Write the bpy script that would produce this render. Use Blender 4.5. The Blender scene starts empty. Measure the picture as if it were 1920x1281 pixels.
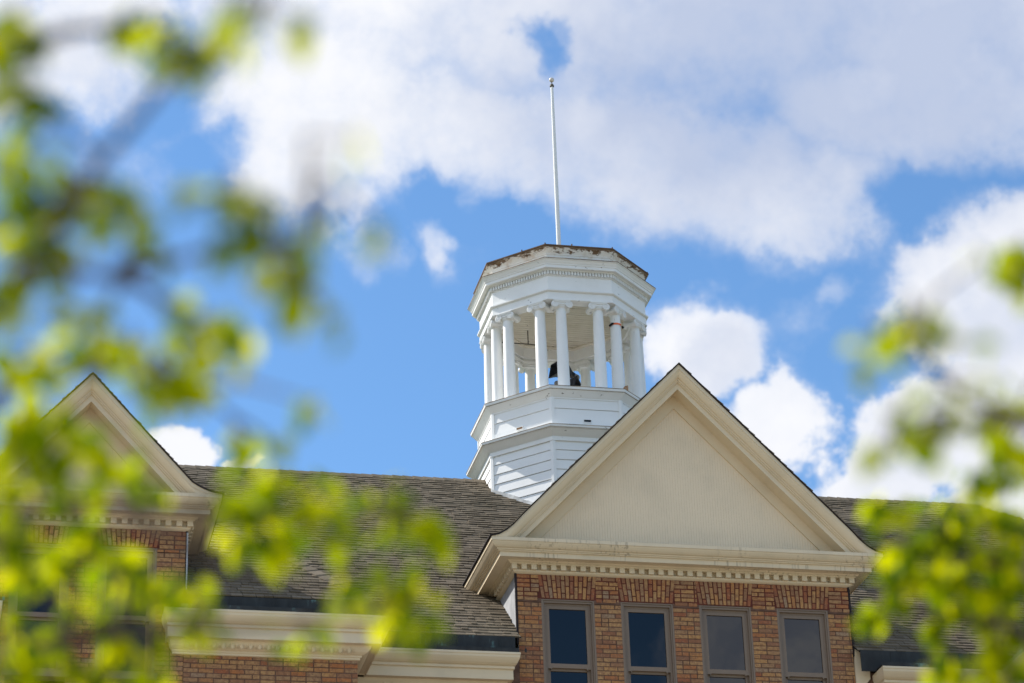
import bpy, bmesh, math, random
from mathutils import Vector, Matrix
R = math.radians
# ---- look settings
FSTOP = 1.75; EXPOSURE = 0.4
SUN_A, SUN_E, SUN_STRENGTH = 35.0, 41.5, 5.0
SKY_STRENGTH = 0.15; SKY_TINT = (0.61, 0.82, 0.955)
CLOUD_STRENGTH = 0.77; FAR_GAIN = 1.65; CLOUD_WHITE = (0.95, 0.96, 1.0, 1); CLOUD_GREY = (0.52, 0.595, 0.775, 1)
BACK_DIR = (0.36, -0.88, 0.33); BACK_R = 0.22
CLOUDS = [(1.9, 7.0, 9.0, 3.3, 0, 1), (-3.4, 4.71, 2.6, 2.3, -20, 1), (-4.0, 3.4, 1.7, 1.3, 0, 0.95), (-0.6, 3.9, 3.3, 1.3, -15, 0.95), (2.7, 3.4, 4.2, 1.5, -8, 1), (5.2, 2.81, 2.6, 1.3, 0, 0.9), (7.4, 4.5, 3.8, 1.5, 0, 1), (-3.2, 2.6, 0.9, 0.9, 0, 0.7), (-8.6, 5.0, 2.4, 1.1, 0, 0.9), (-8.4, 6.21, 2.6, 0.9, 0, 0.9), (-2.6, 1.5, 0.6, 0.6, 0, 0.42), (-7.1, 3.31, 2.2, 1.1, 0, 0.34), (8.4, 6.0, 3.4, 2.2, 0, 1), (4.4, 4.61, 4.0, 2.0, 0, 0.6), (-1.45, 1.66, 0.45, 0.75, 10, 0.55), (3.5, 0.01, 1.3, 0.95, -10, 0.95), (4.8, -1.5, 1.1, 0.95, 0, 0.9), (8.6, 0.81, 1.6, 1.9, 25, 1), (9.7, 2.1, 1.1, 0.9, 0, 1), (8.1, -1.79, 2.3, 1.5, 20, 1.1), (6.6, -2.6, 1.4, 1.0, 0, 1), (9.4, -1.59, 2.0, 2.6, 0, 1.1), (6.15, 0.95, 0.5, 0.45, 0, 0.38), (-6.35, -2.04, 0.85, 0.75, 0, 0.95), (-5.15, -2.31, 0.5, 0.2, 0, 0.8), (5.4, 0.41, 1.2, 0.6, 20, 0.22)]
HOLES = [(0.6, 5.55, 0.5, 0.62, 0, 0.72), (0.95, 5.86, 0.4, 0.36, 20, 0.5), (-5.6, 3.4, 1.1, 0.6, 20, 0.3), (-1.6, 2.81, 0.6, 0.5, -30, 0.35), (7.6, 2.4, 1.1, 0.6, -20, 0.5), (0.2, 1.96, 0.6, 0.4, 0, 0.3), (-6.6, 4.41, 0.6, 0.3, 25, 0.15)]
SOFT = [(2.4, 4.91, 11.5, 5.2, 0, 1), (5.4, 0.7, 1.6, 1.2, 0, 0.9), (-2.6, 1.6, 1.2, 1.2, 0, 0.8), (-6.6, 4.41, 5.0, 2.6, 0, 0.9)]
THICK = [(5.4, 4.91, 6.4, 3.3, 0, 1.05), (1.9, 4.11, 3.0, 1.7, 0, 0.6), (3.9, -0.2, 0.9, 0.6, 0, 0.5), (9.1, 0.2, 1.2, 1.4, 0, 0.45), (-7.1, 5.21, 2.0, 0.9, 0, 0.4), (7.4, -2.6, 1.5, 0.8, 0, 0.25)]
WHITE = (0.77, 0.77, 0.755); BEIGE = (0.645, 0.53, 0.36); TYMP = (0.72, 0.59, 0.415)
RIM_Z0, RIM_Z1 = 23.27-17.0, 23.43-17.0
SCP = 1.08
SHINGLE = [(0.0, (0.115, 0.092, 0.064)), (0.5, (0.155, 0.124, 0.087)), (1.0, (0.205, 0.165, 0.118))]
LEAF = [(0.0, (0.045, 0.10, 0.001)), (0.3, (0.15, 0.225, 0.001)), (0.65, (0.30, 0.36, 0.001)), (1.0, (0.44, 0.46, 0.001))]
LEAF_TRANS = (2.3, 2.1, 0.3)
scene = bpy.context.scene
col = scene.collection

# ------------------------------------------------------------------ camera
CAM = (0.0, 0.0, 1.6)
YAW, PITCH, ROLL, FPX = 0.2196153, 0.4395477, -0.0347126, 5055.165
fw = Vector((math.sin(YAW)*math.cos(PITCH), math.cos(YAW)*math.cos(PITCH), math.sin(PITCH)))
rt = Vector((math.cos(YAW), -math.sin(YAW), 0.0)); up = rt.cross(fw)
rt, up = rt*math.cos(ROLL)+up*math.sin(ROLL), -rt*math.sin(ROLL)+up*math.cos(ROLL)
cd = bpy.data.cameras.new('camera'); cam = bpy.data.objects.new('camera', cd); col.objects.link(cam)
m = Matrix((rt, up, -fw)).transposed().to_4x4(); m.translation = CAM; cam.matrix_world = m
cd.sensor_width = 36.0; cd.lens = FPX/1920*36; cd.clip_end = 5000; cd.clip_start = 0.1
cd.dof.use_dof = True; cd.dof.focus_distance = 44.0; cd.dof.aperture_fstop = FSTOP
scene.camera = cam
scene.view_settings.view_transform = 'Standard'; scene.view_settings.look = 'None'
scene.view_settings.exposure = EXPOSURE; scene.view_settings.gamma = 1.0
scene.cycles.use_denoising = True
scene.cycles.max_bounces = 8; scene.cycles.transparent_max_bounces = 8
scene.cycles.caustics_reflective = False; scene.cycles.caustics_refractive = False

# ------------------------------------------------------------------ node helpers
class NT:
    def __init__(s, tree): s.t = tree
    def n(s, kind, **kw):
        x = s.t.nodes.new('ShaderNode'+kind)
        for k, v in kw.items(): setattr(x, k, v)
        return x
    def put(s, sock, v):
        if v is None: return
        if hasattr(v, 'is_output') or hasattr(v, 'links'): s.t.links.new(v, sock)
        else: sock.default_value = v
    def math(s, op, a, b=None, c=None, clamp=False):
        x = s.n('Math', operation=op, use_clamp=clamp)
        for i, v in enumerate((a, b, c)):
            if v is not None: s.put(x.inputs[i], v)
        return x.outputs[0]
    def vmath(s, op, a, b=None):
        x = s.n('VectorMath', operation=op)
        s.put(x.inputs[0], a)
        if b is not None: s.put(x.inputs[1], b)
        return x.outputs['Value'] if op in ('DOT_PRODUCT', 'LENGTH', 'DISTANCE') else x.outputs[0]
    def smooth(s, v, a, b, lo=0.0, hi=1.0):
        x = s.n('MapRange', interpolation_type='SMOOTHSTEP'); s.put(x.inputs[0], v)
        for i, q in zip((1, 2, 3, 4), (a, b, lo, hi)): x.inputs[i].default_value = q
        return x.outputs[0]
    def lin(s, v, a, b, lo=0.0, hi=1.0):
        x = s.n('MapRange'); s.put(x.inputs[0], v)
        for i, q in zip((1, 2, 3, 4), (a, b, lo, hi)): x.inputs[i].default_value = q
        return x.outputs[0]
    def noise(s, vec, scale, detail=4.0, rough=0.55, dist=0.0, color=False):
        x = s.n('TexNoise'); s.put(x.inputs['Vector'], vec)
        x.inputs['Scale'].default_value = scale; x.inputs['Detail'].default_value = detail
        x.inputs['Roughness'].default_value = rough; x.inputs['Distortion'].default_value = dist
        return x.outputs['Color' if color else 'Fac']
    def mix(s, f, a, b, mode='MIX'):
        x = s.n('MixRGB', blend_type=mode)
        for i, v in enumerate((f, a, b)):
            if isinstance(v, tuple) and len(v) == 3: v = v+(1,)
            s.put(x.inputs[i], v)
        return x.outputs[0]
    def ramp(s, v, stops, interp='LINEAR'):
        x = s.n('ValToRGB'); s.put(x.inputs[0], v); cr = x.color_ramp; cr.interpolation = interp
        while len(cr.elements) < len(stops): cr.elements.new(0.5)
        for e, (p, c) in zip(cr.elements, stops): e.position = p; e.color = tuple(c)+(1,)
        return x.outputs[0]
    def link(s, a, b): s.t.links.new(a, b)

# ------------------------------------------------------------------ world
SUN_AZ, SUN_EL = R(SUN_A), R(SUN_E)       # SUN_AZ: measured from -X towards +Y
SD = Vector((-math.cos(SUN_AZ)*math.cos(SUN_EL), math.sin(SUN_AZ)*math.cos(SUN_EL), math.sin(SUN_EL)))
w = bpy.data.worlds.new('World'); scene.world = w; w.use_nodes = True
w.node_tree.nodes.clear(); k = NT(w.node_tree)
sky = k.n('TexSky', sky_type='NISHITA', sun_disc=False); sky.sun_elevation = SUN_EL
sky.sun_rotation = math.atan2(SD.x, SD.y); sky.altitude = 200; sky.air_density = 1.0; sky.dust_density = 0.3; sky.ozone_density = 2.0
tc = k.n('TexCoord'); gen = tc.outputs['Generated']
dirv = k.vmath('NORMALIZE', gen)
# cloud field: angular offsets (in units of 1/50.55 rad) from a fixed point of the sky, azimuth 12.6 deg, elevation 25.2 deg
F0 = Vector(fw); R0 = Vector(rt); U0 = Vector(up)
df = k.math('MAXIMUM', k.vmath('DOT_PRODUCT', dirv, tuple(F0)), 0.05)
du = k.math('MULTIPLY', k.math('DIVIDE', k.vmath('DOT_PRODUCT', dirv, tuple(R0)), df), 50.55)
dv = k.math('MULTIPLY', k.math('DIVIDE', k.vmath('DOT_PRODUCT', dirv, tuple(U0)), df), 50.55)
cmb = k.n('CombineXYZ'); k.link(du, cmb.inputs[0]); k.link(dv, cmb.inputs[1]); P2 = cmb.outputs[0]
wn = k.noise(dirv, 26.0, 6.0, 0.6, color=True)
warp = k.n('VectorMath', operation='MULTIPLY_ADD'); k.link(wn, warp.inputs[0])
warp.inputs[1].default_value = (2.4, 2.4, 0); k.link(P2, warp.inputs[2])
sub = k.vmath('SUBTRACT', warp.outputs[0], (1.2, 1.2, 0))
def blobs(vec, lst):
    acc = None
    for (cx, cy, rx, ry, rot, wt) in lst:
        mp = k.n('Mapping', vector_type='TEXTURE'); k.link(vec, mp.inputs[0])
        mp.inputs[1].default_value = (cx, cy, 0); mp.inputs[2].default_value = (0, 0, R(rot)); mp.inputs[3].default_value = (rx, ry, 1)
        d = k.vmath('LENGTH', mp.outputs[0])
        g = k.smooth(d, 1.45, 0.35, 0.0, wt)
        acc = g if acc is None else k.math('SMOOTH_MAX', acc, g, 0.12) if wt > 0 else k.math('ADD', acc, g)
    return acc
near = blobs(sub, CLOUDS)
hole = blobs(sub, HOLES)
near = k.math('SUBTRACT', near, hole)
n1 = k.noise(dirv, 34.0, 8.0, 0.62)
soft = blobs(P2, SOFT)
n1b = k.noise(dirv, 90.0, 6.0, 0.6)
fieldv = k.math('ADD', k.math('ADD', near, k.math('MULTIPLY', k.math('SUBTRACT', n1, 0.5), 1.25)), k.math('MULTIPLY', k.math('SUBTRACT', n1b, 0.5), 0.3))
fields = k.math('ADD', near, k.math('MULTIPLY', k.math('SUBTRACT', n1, 0.5), 0.95))
crisp = k.smooth(fieldv, 0.34, 0.74); wisp = k.smooth(fields, 0.06, 1.05)
cov_near = k.math('ADD', k.math('MULTIPLY', crisp, k.math('SUBTRACT', 1.0, soft)), k.math('MULTIPLY', wisp, soft))
# the rest of the sky: broken cumulus
flat = k.n('VectorMath', operation='MULTIPLY'); k.link(dirv, flat.inputs[0]); flat.inputs[1].default_value = (1, 1, 1.8)
n2 = k.noise(flat.outputs[0], 2.6, 7.0, 0.58)
bd = k.vmath('DISTANCE', dirv, BACK_DIR)
back = k.math('MULTIPLY', k.smooth(bd, 0.135, 0.07, -0.28, 0.30), k.smooth(bd, 0.6, 0.4))
n4 = k.noise(flat.outputs[0], 11.0, 6.0, 0.62)
cov_far = k.smooth(k.math('ADD', k.math('ADD', n2, back), k.math('MULTIPLY', k.math('SUBTRACT', n4, 0.5), 0.9)), 0.36, 0.64)
inside = k.smooth(k.vmath('DOT_PRODUCT', dirv, tuple(F0)), 0.93, 0.965)
cov = k.math('ADD', k.math('MULTIPLY', cov_near, inside), k.math('MULTIPLY', cov_far, k.math('SUBTRACT', 1.0, inside)), clamp=True)
sz = k.n('SeparateXYZ'); k.link(dirv, sz.inputs[0])
cov = k.math('MULTIPLY', cov, k.smooth(sz.outputs[2], -0.02, 0.05))
# thick parts of a cloud are greyer, its sunward rims white
thick = blobs(sub, THICK)
n3 = k.noise(dirv, 22.0, 5.0, 0.6)
th = k.math('ADD', thick, k.math('MULTIPLY', k.math('SUBTRACT', n3, 0.5), 0.9), clamp=True)
th_far = k.math('MULTIPLY', k.smooth(n4, 0.36, 0.66), k.math('SUBTRACT', 1.0, inside))
th = k.math('ADD', k.math('MULTIPLY', th, inside), th_far, clamp=True)
ccol = k.mix(th, CLOUD_WHITE, CLOUD_GREY)
# out-of-view clouds brightened by an added gain to fill the shaded facade
fill_gain = k.smooth(k.vmath('DOT_PRODUCT', dirv, tuple(-F0)), -0.9, 0.2, 1.0, FAR_GAIN)
cg = k.n('VectorMath', operation='SCALE'); k.link(ccol, cg.inputs[0]); k.link(fill_gain, cg.inputs['Scale']); ccol = cg.outputs[0]
skyc = k.n('VectorMath', operation='MULTIPLY'); k.link(sky.outputs[0], skyc.inputs[0]); skyc.inputs[1].default_value = SKY_TINT
b1 = k.n('Background'); k.link(skyc.outputs[0], b1.inputs[0]); b1.inputs[1].default_value = SKY_STRENGTH
b2 = k.n('Background'); k.link(ccol, b2.inputs[0]); b2.inputs[1].default_value = CLOUD_STRENGTH
mxw = k.n('MixShader'); k.link(cov, mxw.inputs[0]); k.link(b1.outputs[0], mxw.inputs[1]); k.link(b2.outputs[0], mxw.inputs[2])
wo = k.n('OutputWorld'); k.link(mxw.outputs[0], wo.inputs[0])

sl = bpy.data.lights.new('sun', 'SUN'); sl.energy = SUN_STRENGTH; sl.angle = R(0.53); sl.color = (1.0, 0.95, 0.87)
so = bpy.data.objects.new('sun', sl); col.objects.link(so)
so.rotation_euler = SD.to_track_quat('Z', 'Y').to_euler(); so.location = (-30, 60, 60)

# ------------------------------------------------------------------ materials
def mat(name):
    mt = bpy.data.materials.new(name); mt.use_nodes = True; mt.node_tree.nodes.clear()
    q = NT(mt.node_tree); p = q.n('BsdfPrincipled'); o = q.n('OutputMaterial'); q.link(p.outputs[0], o.inputs[0])
    q.p = p; q.o = o; q.obj = q.n('TexCoord').outputs['Object']
    return mt, q
def bump(q, h, strength, dist=0.01):
    b = q.n('Bump'); b.inputs['Strength'].default_value = strength; b.inputs['Distance'].default_value = dist
    q.put(b.inputs['Height'], h); q.link(b.outputs[0], q.p.inputs['Normal'])
def scaled(q, sx, sy, sz):
    x = q.n('VectorMath', operation='MULTIPLY'); q.link(q.obj, x.inputs[0]); x.inputs[1].default_value = (sx, sy, sz); return x.outputs[0]
def paint(name, base, chips=0.0, chipdir=(5, 5, 9), dirt=0.25, dirtc=(0.36, 0.30, 0.22), chipc=(0.10, 0.085, 0.075), streak=0.0, rough=0.55):
    mt, q = mat(name)
    big = q.noise(q.obj, 1.7, 5, 0.6); fine = q.noise(q.obj, 14, 4, 0.6)
    c = q.mix(q.smooth(big, 0.42, 0.75, 0, dirt), base, dirtc)
    c = q.mix(q.smooth(fine, 0.5, 0.8, 0, dirt*0.6), c, tuple(0.8*x for x in base))
    if streak:
        st = q.noise(scaled(q, 14, 14, 0.9), 1.6, 5, 0.65)
        lm = q.noise(scaled(q, 1, 1, 0.2), 0.9, 2, 0.5)
        c = q.mix(q.math('MULTIPLY', q.smooth(st, 0.52, 0.66, 0, streak), q.smooth(lm, 0.50, 0.62)), c, (0.13, 0.095, 0.055))
    if chips:
        ch = q.noise(scaled(q, *chipdir), 2.0, 6, 0.7)
        loc = q.noise(q.obj, 2.3, 2, 0.5)
        f = q.math('MULTIPLY', q.smooth(ch, 0.635, 0.66), q.smooth(loc, 0.50, 0.60))
        c = q.mix(q.math('MULTIPLY', f, chips), c, chipc)
    q.link(c, q.p.inputs['Base Color']); q.p.inputs['Roughness'].default_value = rough
    bump(q, fine, 0.25, 0.004)
    return mt
M = {}
M['white'] = paint('white_paint', WHITE, chips=0.9, dirt=0.16, dirtc=(0.50, 0.46, 0.40))
M['white_column'] = paint('column_paint', WHITE, chips=0.5, chipdir=(11, 11, 0.9), dirt=0.2, dirtc=(0.52, 0.49, 0.44))
M['white_clean'] = paint('white_board_paint', WHITE, dirt=0.12, dirtc=(0.52, 0.49, 0.45))
M['white_ceiling'] = paint('aged_ceiling_paint', (0.66, 0.60, 0.49), chips=0.8, dirt=0.45, dirtc=(0.34, 0.27, 0.17))
M['beige'] = paint('beige_paint', BEIGE, dirt=0.22, dirtc=(0.34, 0.29, 0.20), streak=0.0)
M['beige_streak'] = paint('beige_weathered_paint', BEIGE, dirt=0.30, dirtc=(0.32, 0.27, 0.18), streak=0.55)
M['tympanum'] = paint('beige_board_paint', TYMP, dirt=0.18, dirtc=(0.36, 0.31, 0.22))
M['trim'] = paint('taupe_window_paint', (0.19, 0.135, 0.092), dirt=0.2, dirtc=(0.11, 0.08, 0.06))
M['pole'] = paint('flagpole_paint', (0.72, 0.72, 0.70), dirt=0.15, rough=0.35)
# peeling rim: white paint worn off to brown wood, strongest near the top edge
mt, q = mat('peeling_rim'); sep = q.n('SeparateXYZ'); q.link(q.obj, sep.inputs[0])
nn = q.noise(scaled(q, 2.2, 2.2, 7), 2.2, 7, 0.72)
hgt = q.lin(sep.outputs[2], RIM_Z0, RIM_Z1, -0.20, 0.22)
f = q.smooth(q.math('ADD', nn, hgt), 0.55, 0.62)
woodn = q.noise(scaled(q, 3, 3, 30), 2.0, 4, 0.6)
wood = q.ramp(woodn, [(0.3, (0.06, 0.032, 0.016)), (0.5, (0.15, 0.085, 0.04)), (0.62, (0.21, 0.15, 0.09)), (0.8, (0.33, 0.27, 0.19))])
white = q.mix(q.smooth(q.noise(q.obj, 5, 5, 0.7), 0.45, 0.7, 0, 0.6), (0.74, 0.72, 0.68), (0.50, 0.36, 0.24))
q.link(q.mix(f, white, wood), q.p.inputs['Base Color']); q.p.inputs['Roughness'].default_value = 0.8
bump(q, q.math('ADD', q.math('MULTIPLY', f, -0.5), woodn), 0.5, 0.01); M['rim'] = mt
def brick(name, bright=1.0):
    mt, q = mat(name); g = q.n('NewGeometry'); rnd = g.outputs['Random Per Island']
    c = q.ramp(rnd, [(0.0, (0.4219, 0.2239, 0.0853)), (0.17, (0.365, 0.2004, 0.0894)), (0.31, (0.3243, 0.1886, 0.0936)), (0.42, (0.3894, 0.1808, 0.0662)), (0.52, (0.2755, 0.1376, 0.0687)), (0.62, (0.365, 0.1415, 0.0522)), (0.72, (0.2592, 0.1141, 0.058)), (0.82, (0.4057, 0.2279, 0.0977)), (0.9, (0.2918, 0.0984, 0.0447)), (0.96, (0.308, 0.2082, 0.1267))], 'CONSTANT')
    mott = q.noise(q.obj, 22, 5, 0.65)
    c = q.mix(q.smooth(mott, 0.40, 0.66, 0, 0.7), c, (0.18, 0.082, 0.048))
    mott2 = q.noise(q.obj, 35, 4, 0.6); c = q.mix(q.smooth(mott2, 0.55, 0.72, 0, 0.55), c, (0.48, 0.29, 0.15))
    spot = q.noise(q.obj, 60, 2, 0.5)
    c = q.mix(q.smooth(spot, 0.66, 0.72, 0, 0.8), c, (0.07, 0.05, 0.04))
    soot = q.noise(q.obj, 1.3, 4, 0.6)
    c = q.mix(q.smooth(soot, 0.45, 0.75, 0, 0.35), c, (0.22, 0.13, 0.085))
    q.link(c, q.p.inputs['Base Color']); q.p.inputs['Roughness'].default_value = 0.9
    q.p.inputs['Specular IOR Level'].default_value = 0.25
    bump(q, mott, 0.6, 0.006); return mt
M['brick'] = brick('tan_and_orange_brick')
def plain(name, base, rough=0.8, metal=0.0, var=0.25, scale=6.0, spec=0.3):
    mt, q = mat(name); n = q.noise(q.obj, scale, 5, 0.6)
    q.link(q.mix(q.smooth(n, 0.35, 0.7), tuple(x*(1-var) for x in base), tuple(x*(1+var) for x in base)), q.p.inputs['Base Color'])
    q.p.inputs['Roughness'].default_value = rough; q.p.inputs['Metallic'].default_value = metal
    q.p.inputs['Specular IOR Level'].default_value = spec
    bump(q, n, 0.2, 0.004); return mt
M['mortar_red'] = plain('dark_red_mortar', (0.115, 0.032, 0.022), 0.95)
M['mortar'] = plain('brown_mortar', (0.135, 0.075, 0.052), 0.95)
M['black'] = plain('black_horn_plastic', (0.006, 0.006, 0.008), 0.45)
M['grey_metal'] = plain('grey_driver_metal', (0.16, 0.15, 0.14), 0.5)
M['conduit'] = plain('dark_conduit', (0.09, 0.08, 0.06), 0.7)
M['edge'] = plain('rusty_drip_edge', (0.27, 0.20, 0.14), 0.8, var=0.5)
M['orange'] = plain('orange_strap', (0.75, 0.14, 0.045), 0.6)
M['wood'] = plain('bare_wood', (0.38, 0.22, 0.12), 0.8)
M['flash'] = plain('sheet_metal', (0.42, 0.43, 0.45), 0.5, 0.35, 0.2, 3.0)
M['whiteflash'] = plain('white_flashing', (0.62, 0.61, 0.58), 0.6)
M['dark'] = plain('dark_roof_edge', (0.022, 0.017, 0.018), 0.9)
M['felt'] = plain('roof_felt', (0.035, 0.03, 0.026), 0.95)
M['ball'] = plain('gilt_ball', (0.72, 0.66, 0.58), 0.3, 0.15)
M['bark'] = plain('grey_brown_bark', (0.11, 0.085, 0.075), 0.9, var=0.5, scale=9)
mt, q = mat('verdigris_copper'); nn = q.noise(scaled(q, 2.2, 2.2, 0.7), 1.5, 6, 0.65)
c = q.ramp(nn, [(0.35, (0.018, 0.019, 0.020)), (0.58, (0.034, 0.038, 0.039)), (0.64, (0.09, 0.155, 0.148)), (0.80, (0.20, 0.33, 0.30))])
q.link(c, q.p.inputs['Base Color']); q.p.inputs['Roughness'].default_value = 0.7; q.p.inputs['Specular IOR Level'].default_value = 0.25; M['copper'] = mt
mt, q = mat('asphalt_shingle'); g = q.n('NewGeometry')
c = q.ramp(g.outputs['Random Per Island'], SHINGLE, 'LINEAR')
sn = q.noise(q.obj, 0.8, 5, 0.6); gr = q.noise(q.obj, 90, 2, 0.6)
c = q.mix(q.smooth(sn, 0.42, 0.72, 0, 0.5), c, (0.085, 0.074, 0.048))
sn2 = q.noise(scaled(q, 1.6, 0.5, 0.5), 1.0, 5, 0.65); c = q.mix(q.smooth(sn2, 0.5, 0.75, 0, 0.4), c, (0.26, 0.215, 0.15))
c = q.mix(q.smooth(gr, 0.45, 0.75, 0, 0.5), c, (0.10, 0.085, 0.07))
q.link(c, q.p.inputs['Base Color']); q.p.inputs['Roughness'].default_value = 0.95; q.p.inputs['Specular IOR Level'].default_value = 0.1
M['shingle'] = mt
mt, q = mat('window_glass'); q.p.inputs['Base Color'].default_value = (0.001, 0.0015, 0.002, 1); q.p.inputs['Roughness'].default_value = 0.015
q.p.inputs['IOR'].default_value = 1.52
rip = q.noise(q.obj, 1.6, 2, 0.5); bump(q, rip, 0.10, 0.02); M['glass'] = mt
def leafmat(name, stops, trans):
    mt, q = mat(name); g = q.n('NewGeometry')
    c = q.ramp(g.outputs['Random Per Island'], stops)
    q.link(c, q.p.inputs['Base Color']); q.p.inputs['Roughness'].default_value = 0.55; q.p.inputs['Specular IOR Level'].default_value = 0.08
    tr = q.n('BsdfTranslucent'); tcx = q.n('VectorMath', operation='MULTIPLY'); q.link(c, tcx.inputs[0]); tcx.inputs[1].default_value = trans
    q.link(tcx.outputs[0], tr.inputs[0])
    mx = q.n('MixShader'); mx.inputs[0].default_value = 0.5; q.link(q.p.outputs[0], mx.inputs[1]); q.link(tr.outputs[0], mx.inputs[2])
    q.link(mx.outputs[0], q.o.inputs[0]); return mt
M['leaf'] = leafmat('young_leaf', LEAF, LEAF_TRANS)
mt, q = mat('lawn'); nn = q.noise(q.obj, 0.7, 8, 0.7)
q.link(q.mix(q.smooth(nn, 0.35, 0.7), (0.05, 0.085, 0.022), (0.10, 0.13, 0.04)), q.p.inputs['Base Color']); q.p.inputs['Roughness'].default_value = 1.0
M['lawn'] = mt
mt, q = mat('pale_bounce_concrete'); nn = q.noise(q.obj, 0.9, 8, 0.7)  # pale reflector tone for the added bounce sheet
q.link(q.mix(q.smooth(nn, 0.35, 0.7), (0.36, 0.315, 0.25), (0.46, 0.41, 0.33)), q.p.inputs['Base Color']); q.p.inputs['Roughness'].default_value = 0.95
M['bounce_paving'] = mt

# ------------------------------------------------------------------ mesh builder
class MB:
    def __init__(s): s.v = []; s.f = []; s.mi = []; s.cur = 0
    def vert(s, p): s.v.append(tuple(p)); return len(s.v)-1
    def face(s, pts, mi=None):
        b = len(s.v); s.v.extend(tuple(p) for p in pts); s.f.append(tuple(range(b, b+len(pts)))); s.mi.append(s.cur if mi is None else mi)
    def quadgrid(s, rows, closed=False):
        idx = [[s.vert(p) for p in r] for r in rows]
        n = len(rows[0])
        for a, b in zip(idx, idx[1:]):
            for i in range(n if closed else n-1):
                j = (i+1) % n
                s.f.append((a[i], a[j], b[j], b[i])); s.mi.append(s.cur)
        return idx
    def cap(s, idx): s.f.append(tuple(idx)); s.mi.append(s.cur)
    def box(s, x0, x1, y0, y1, z0, z1):
        i = [s.vert(p) for p in ((x0,y0,z0),(x1,y0,z0),(x1,y1,z0),(x0,y1,z0),(x0,y0,z1),(x1,y0,z1),(x1,y1,z1),(x0,y1,z1))]
        for q in ((0,3,2,1),(4,5,6,7),(0,1,5,4),(1,2,6,5),(2,3,7,6),(3,0,4,7)): s.f.append(tuple(i[a] for a in q)); s.mi.append(s.cur)
    def hexa(s, lo, hi):
        i = [s.vert(p) for p in list(lo)+list(hi)]; n = len(lo)
        s.cap(i[:n][::-1]); s.cap(i[n:])
        for a in range(n): s.f.append((i[a], i[(a+1)%n], i[n+(a+1)%n], i[n+a])); s.mi.append(s.cur)
    def tube(s, pts, radii, seg=10, caps=True):
        rows = []; pts = [Vector(p) for p in pts]; prev = None
        for a, p in enumerate(pts):
            d = (pts[min(a+1, len(pts)-1)]-pts[max(a-1, 0)]).normalized()
            if prev is None: n = d.orthogonal().normalized()
            else: n = (prev-d*prev.dot(d)).normalized()
            prev = n; bb = d.cross(n); r = radii[a] if isinstance(radii, (list, tuple)) else radii
            rows.append([p+(n*math.cos(t)+bb*math.sin(t))*r for t in (2*math.pi*j/seg for j in range(seg))])
        idx = s.quadgrid(rows, True)
        if caps: s.cap(idx[0][::-1]); s.cap(idx[-1])
    def lathe(s, prof, c=(0,0,0), seg=24):
        rows = [[(c[0]+r*math.cos(2*math.pi*j/seg), c[1]+r*math.sin(2*math.pi*j/seg), c[2]+z) for j in range(seg)] for r, z in prof]
        idx = s.quadgrid(rows, True); s.cap(idx[0][::-1]); s.cap(idx[-1])
    def octa(s, prof, closed=False):
        rows = [[(CX+r*math.cos(R(-112.5+45*j)), CY+r*math.sin(R(-112.5+45*j)), z) for j in range(8)] for r, z in prof]
        if closed: rows.append(rows[0])
        return s.quadgrid(rows, True)
    def build(s, name, mats, parent=None, org=(0,0,0), smooth=False, recalc=True):
        me = bpy.data.meshes.new(name)
        ox, oy, oz = org
        me.from_pydata([(a-ox, b-oy, c-oz) for a, b, c in s.v], [], s.f)
        if not isinstance(mats, (list, tuple)): mats = [mats]
        for x in mats: me.materials.append(x)
        me.polygons.foreach_set('material_index', s.mi)
        if recalc:
            bm = bmesh.new(); bm.from_mesh(me); bmesh.ops.recalc_face_normals(bm, faces=bm.faces); bm.to_mesh(me); bm.free()
        if smooth:
            for p in me.polygons: p.use_smooth = True
            me.set_sharp_from_angle(angle=R(40))
        me.update()
        o = bpy.data.objects.new(name, me); col.objects.link(o)
        if parent is not None: o.parent = parent
        else: o.location = org
        return o
def tag(o, label=None, cat=None, group=None, kind=None):
    if label: o['label'] = label
    if cat: o['category'] = cat
    if group: o['group'] = group
    if kind: o['kind'] = kind
    return o
def empty(name, loc):
    o = bpy.data.objects.new(name, None); o.location = loc; o.empty_display_size = 0.3; col.objects.link(o); return o
rng = random.Random(7)

# ------------------------------------------------------------------ ground
g = MB(); g.face([(-3000,-3000,0),(3000,-3000,0),(3000,3000,0),(-3000,3000,0)])
tag(g.build('ground', M['lawn']), kind='structure')
g = MB(); g.face([(-90,-70,0.004),(110,-70,0.004),(110,36,0.004),(-90,36,0.004)])  # added unseen pale sheet, bounces warm light up onto the facade and soffits
tag(g.build('bounce_pavement', M['bounce_paving']), kind='structure')

# ------------------------------------------------------------------ the school building
XC = 10.497
BO = (XC, 36.0, 0.0)
school = empty('school_building', BO)
tag(school, 'tan brick school building with gabled dormers, beige cornices and grey-brown shingle roof', 'building')
PIT = 0.76; RY, RZ = 42.8, 19.49
def roofz(y): return RZ-PIT*(RY-y)

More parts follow.
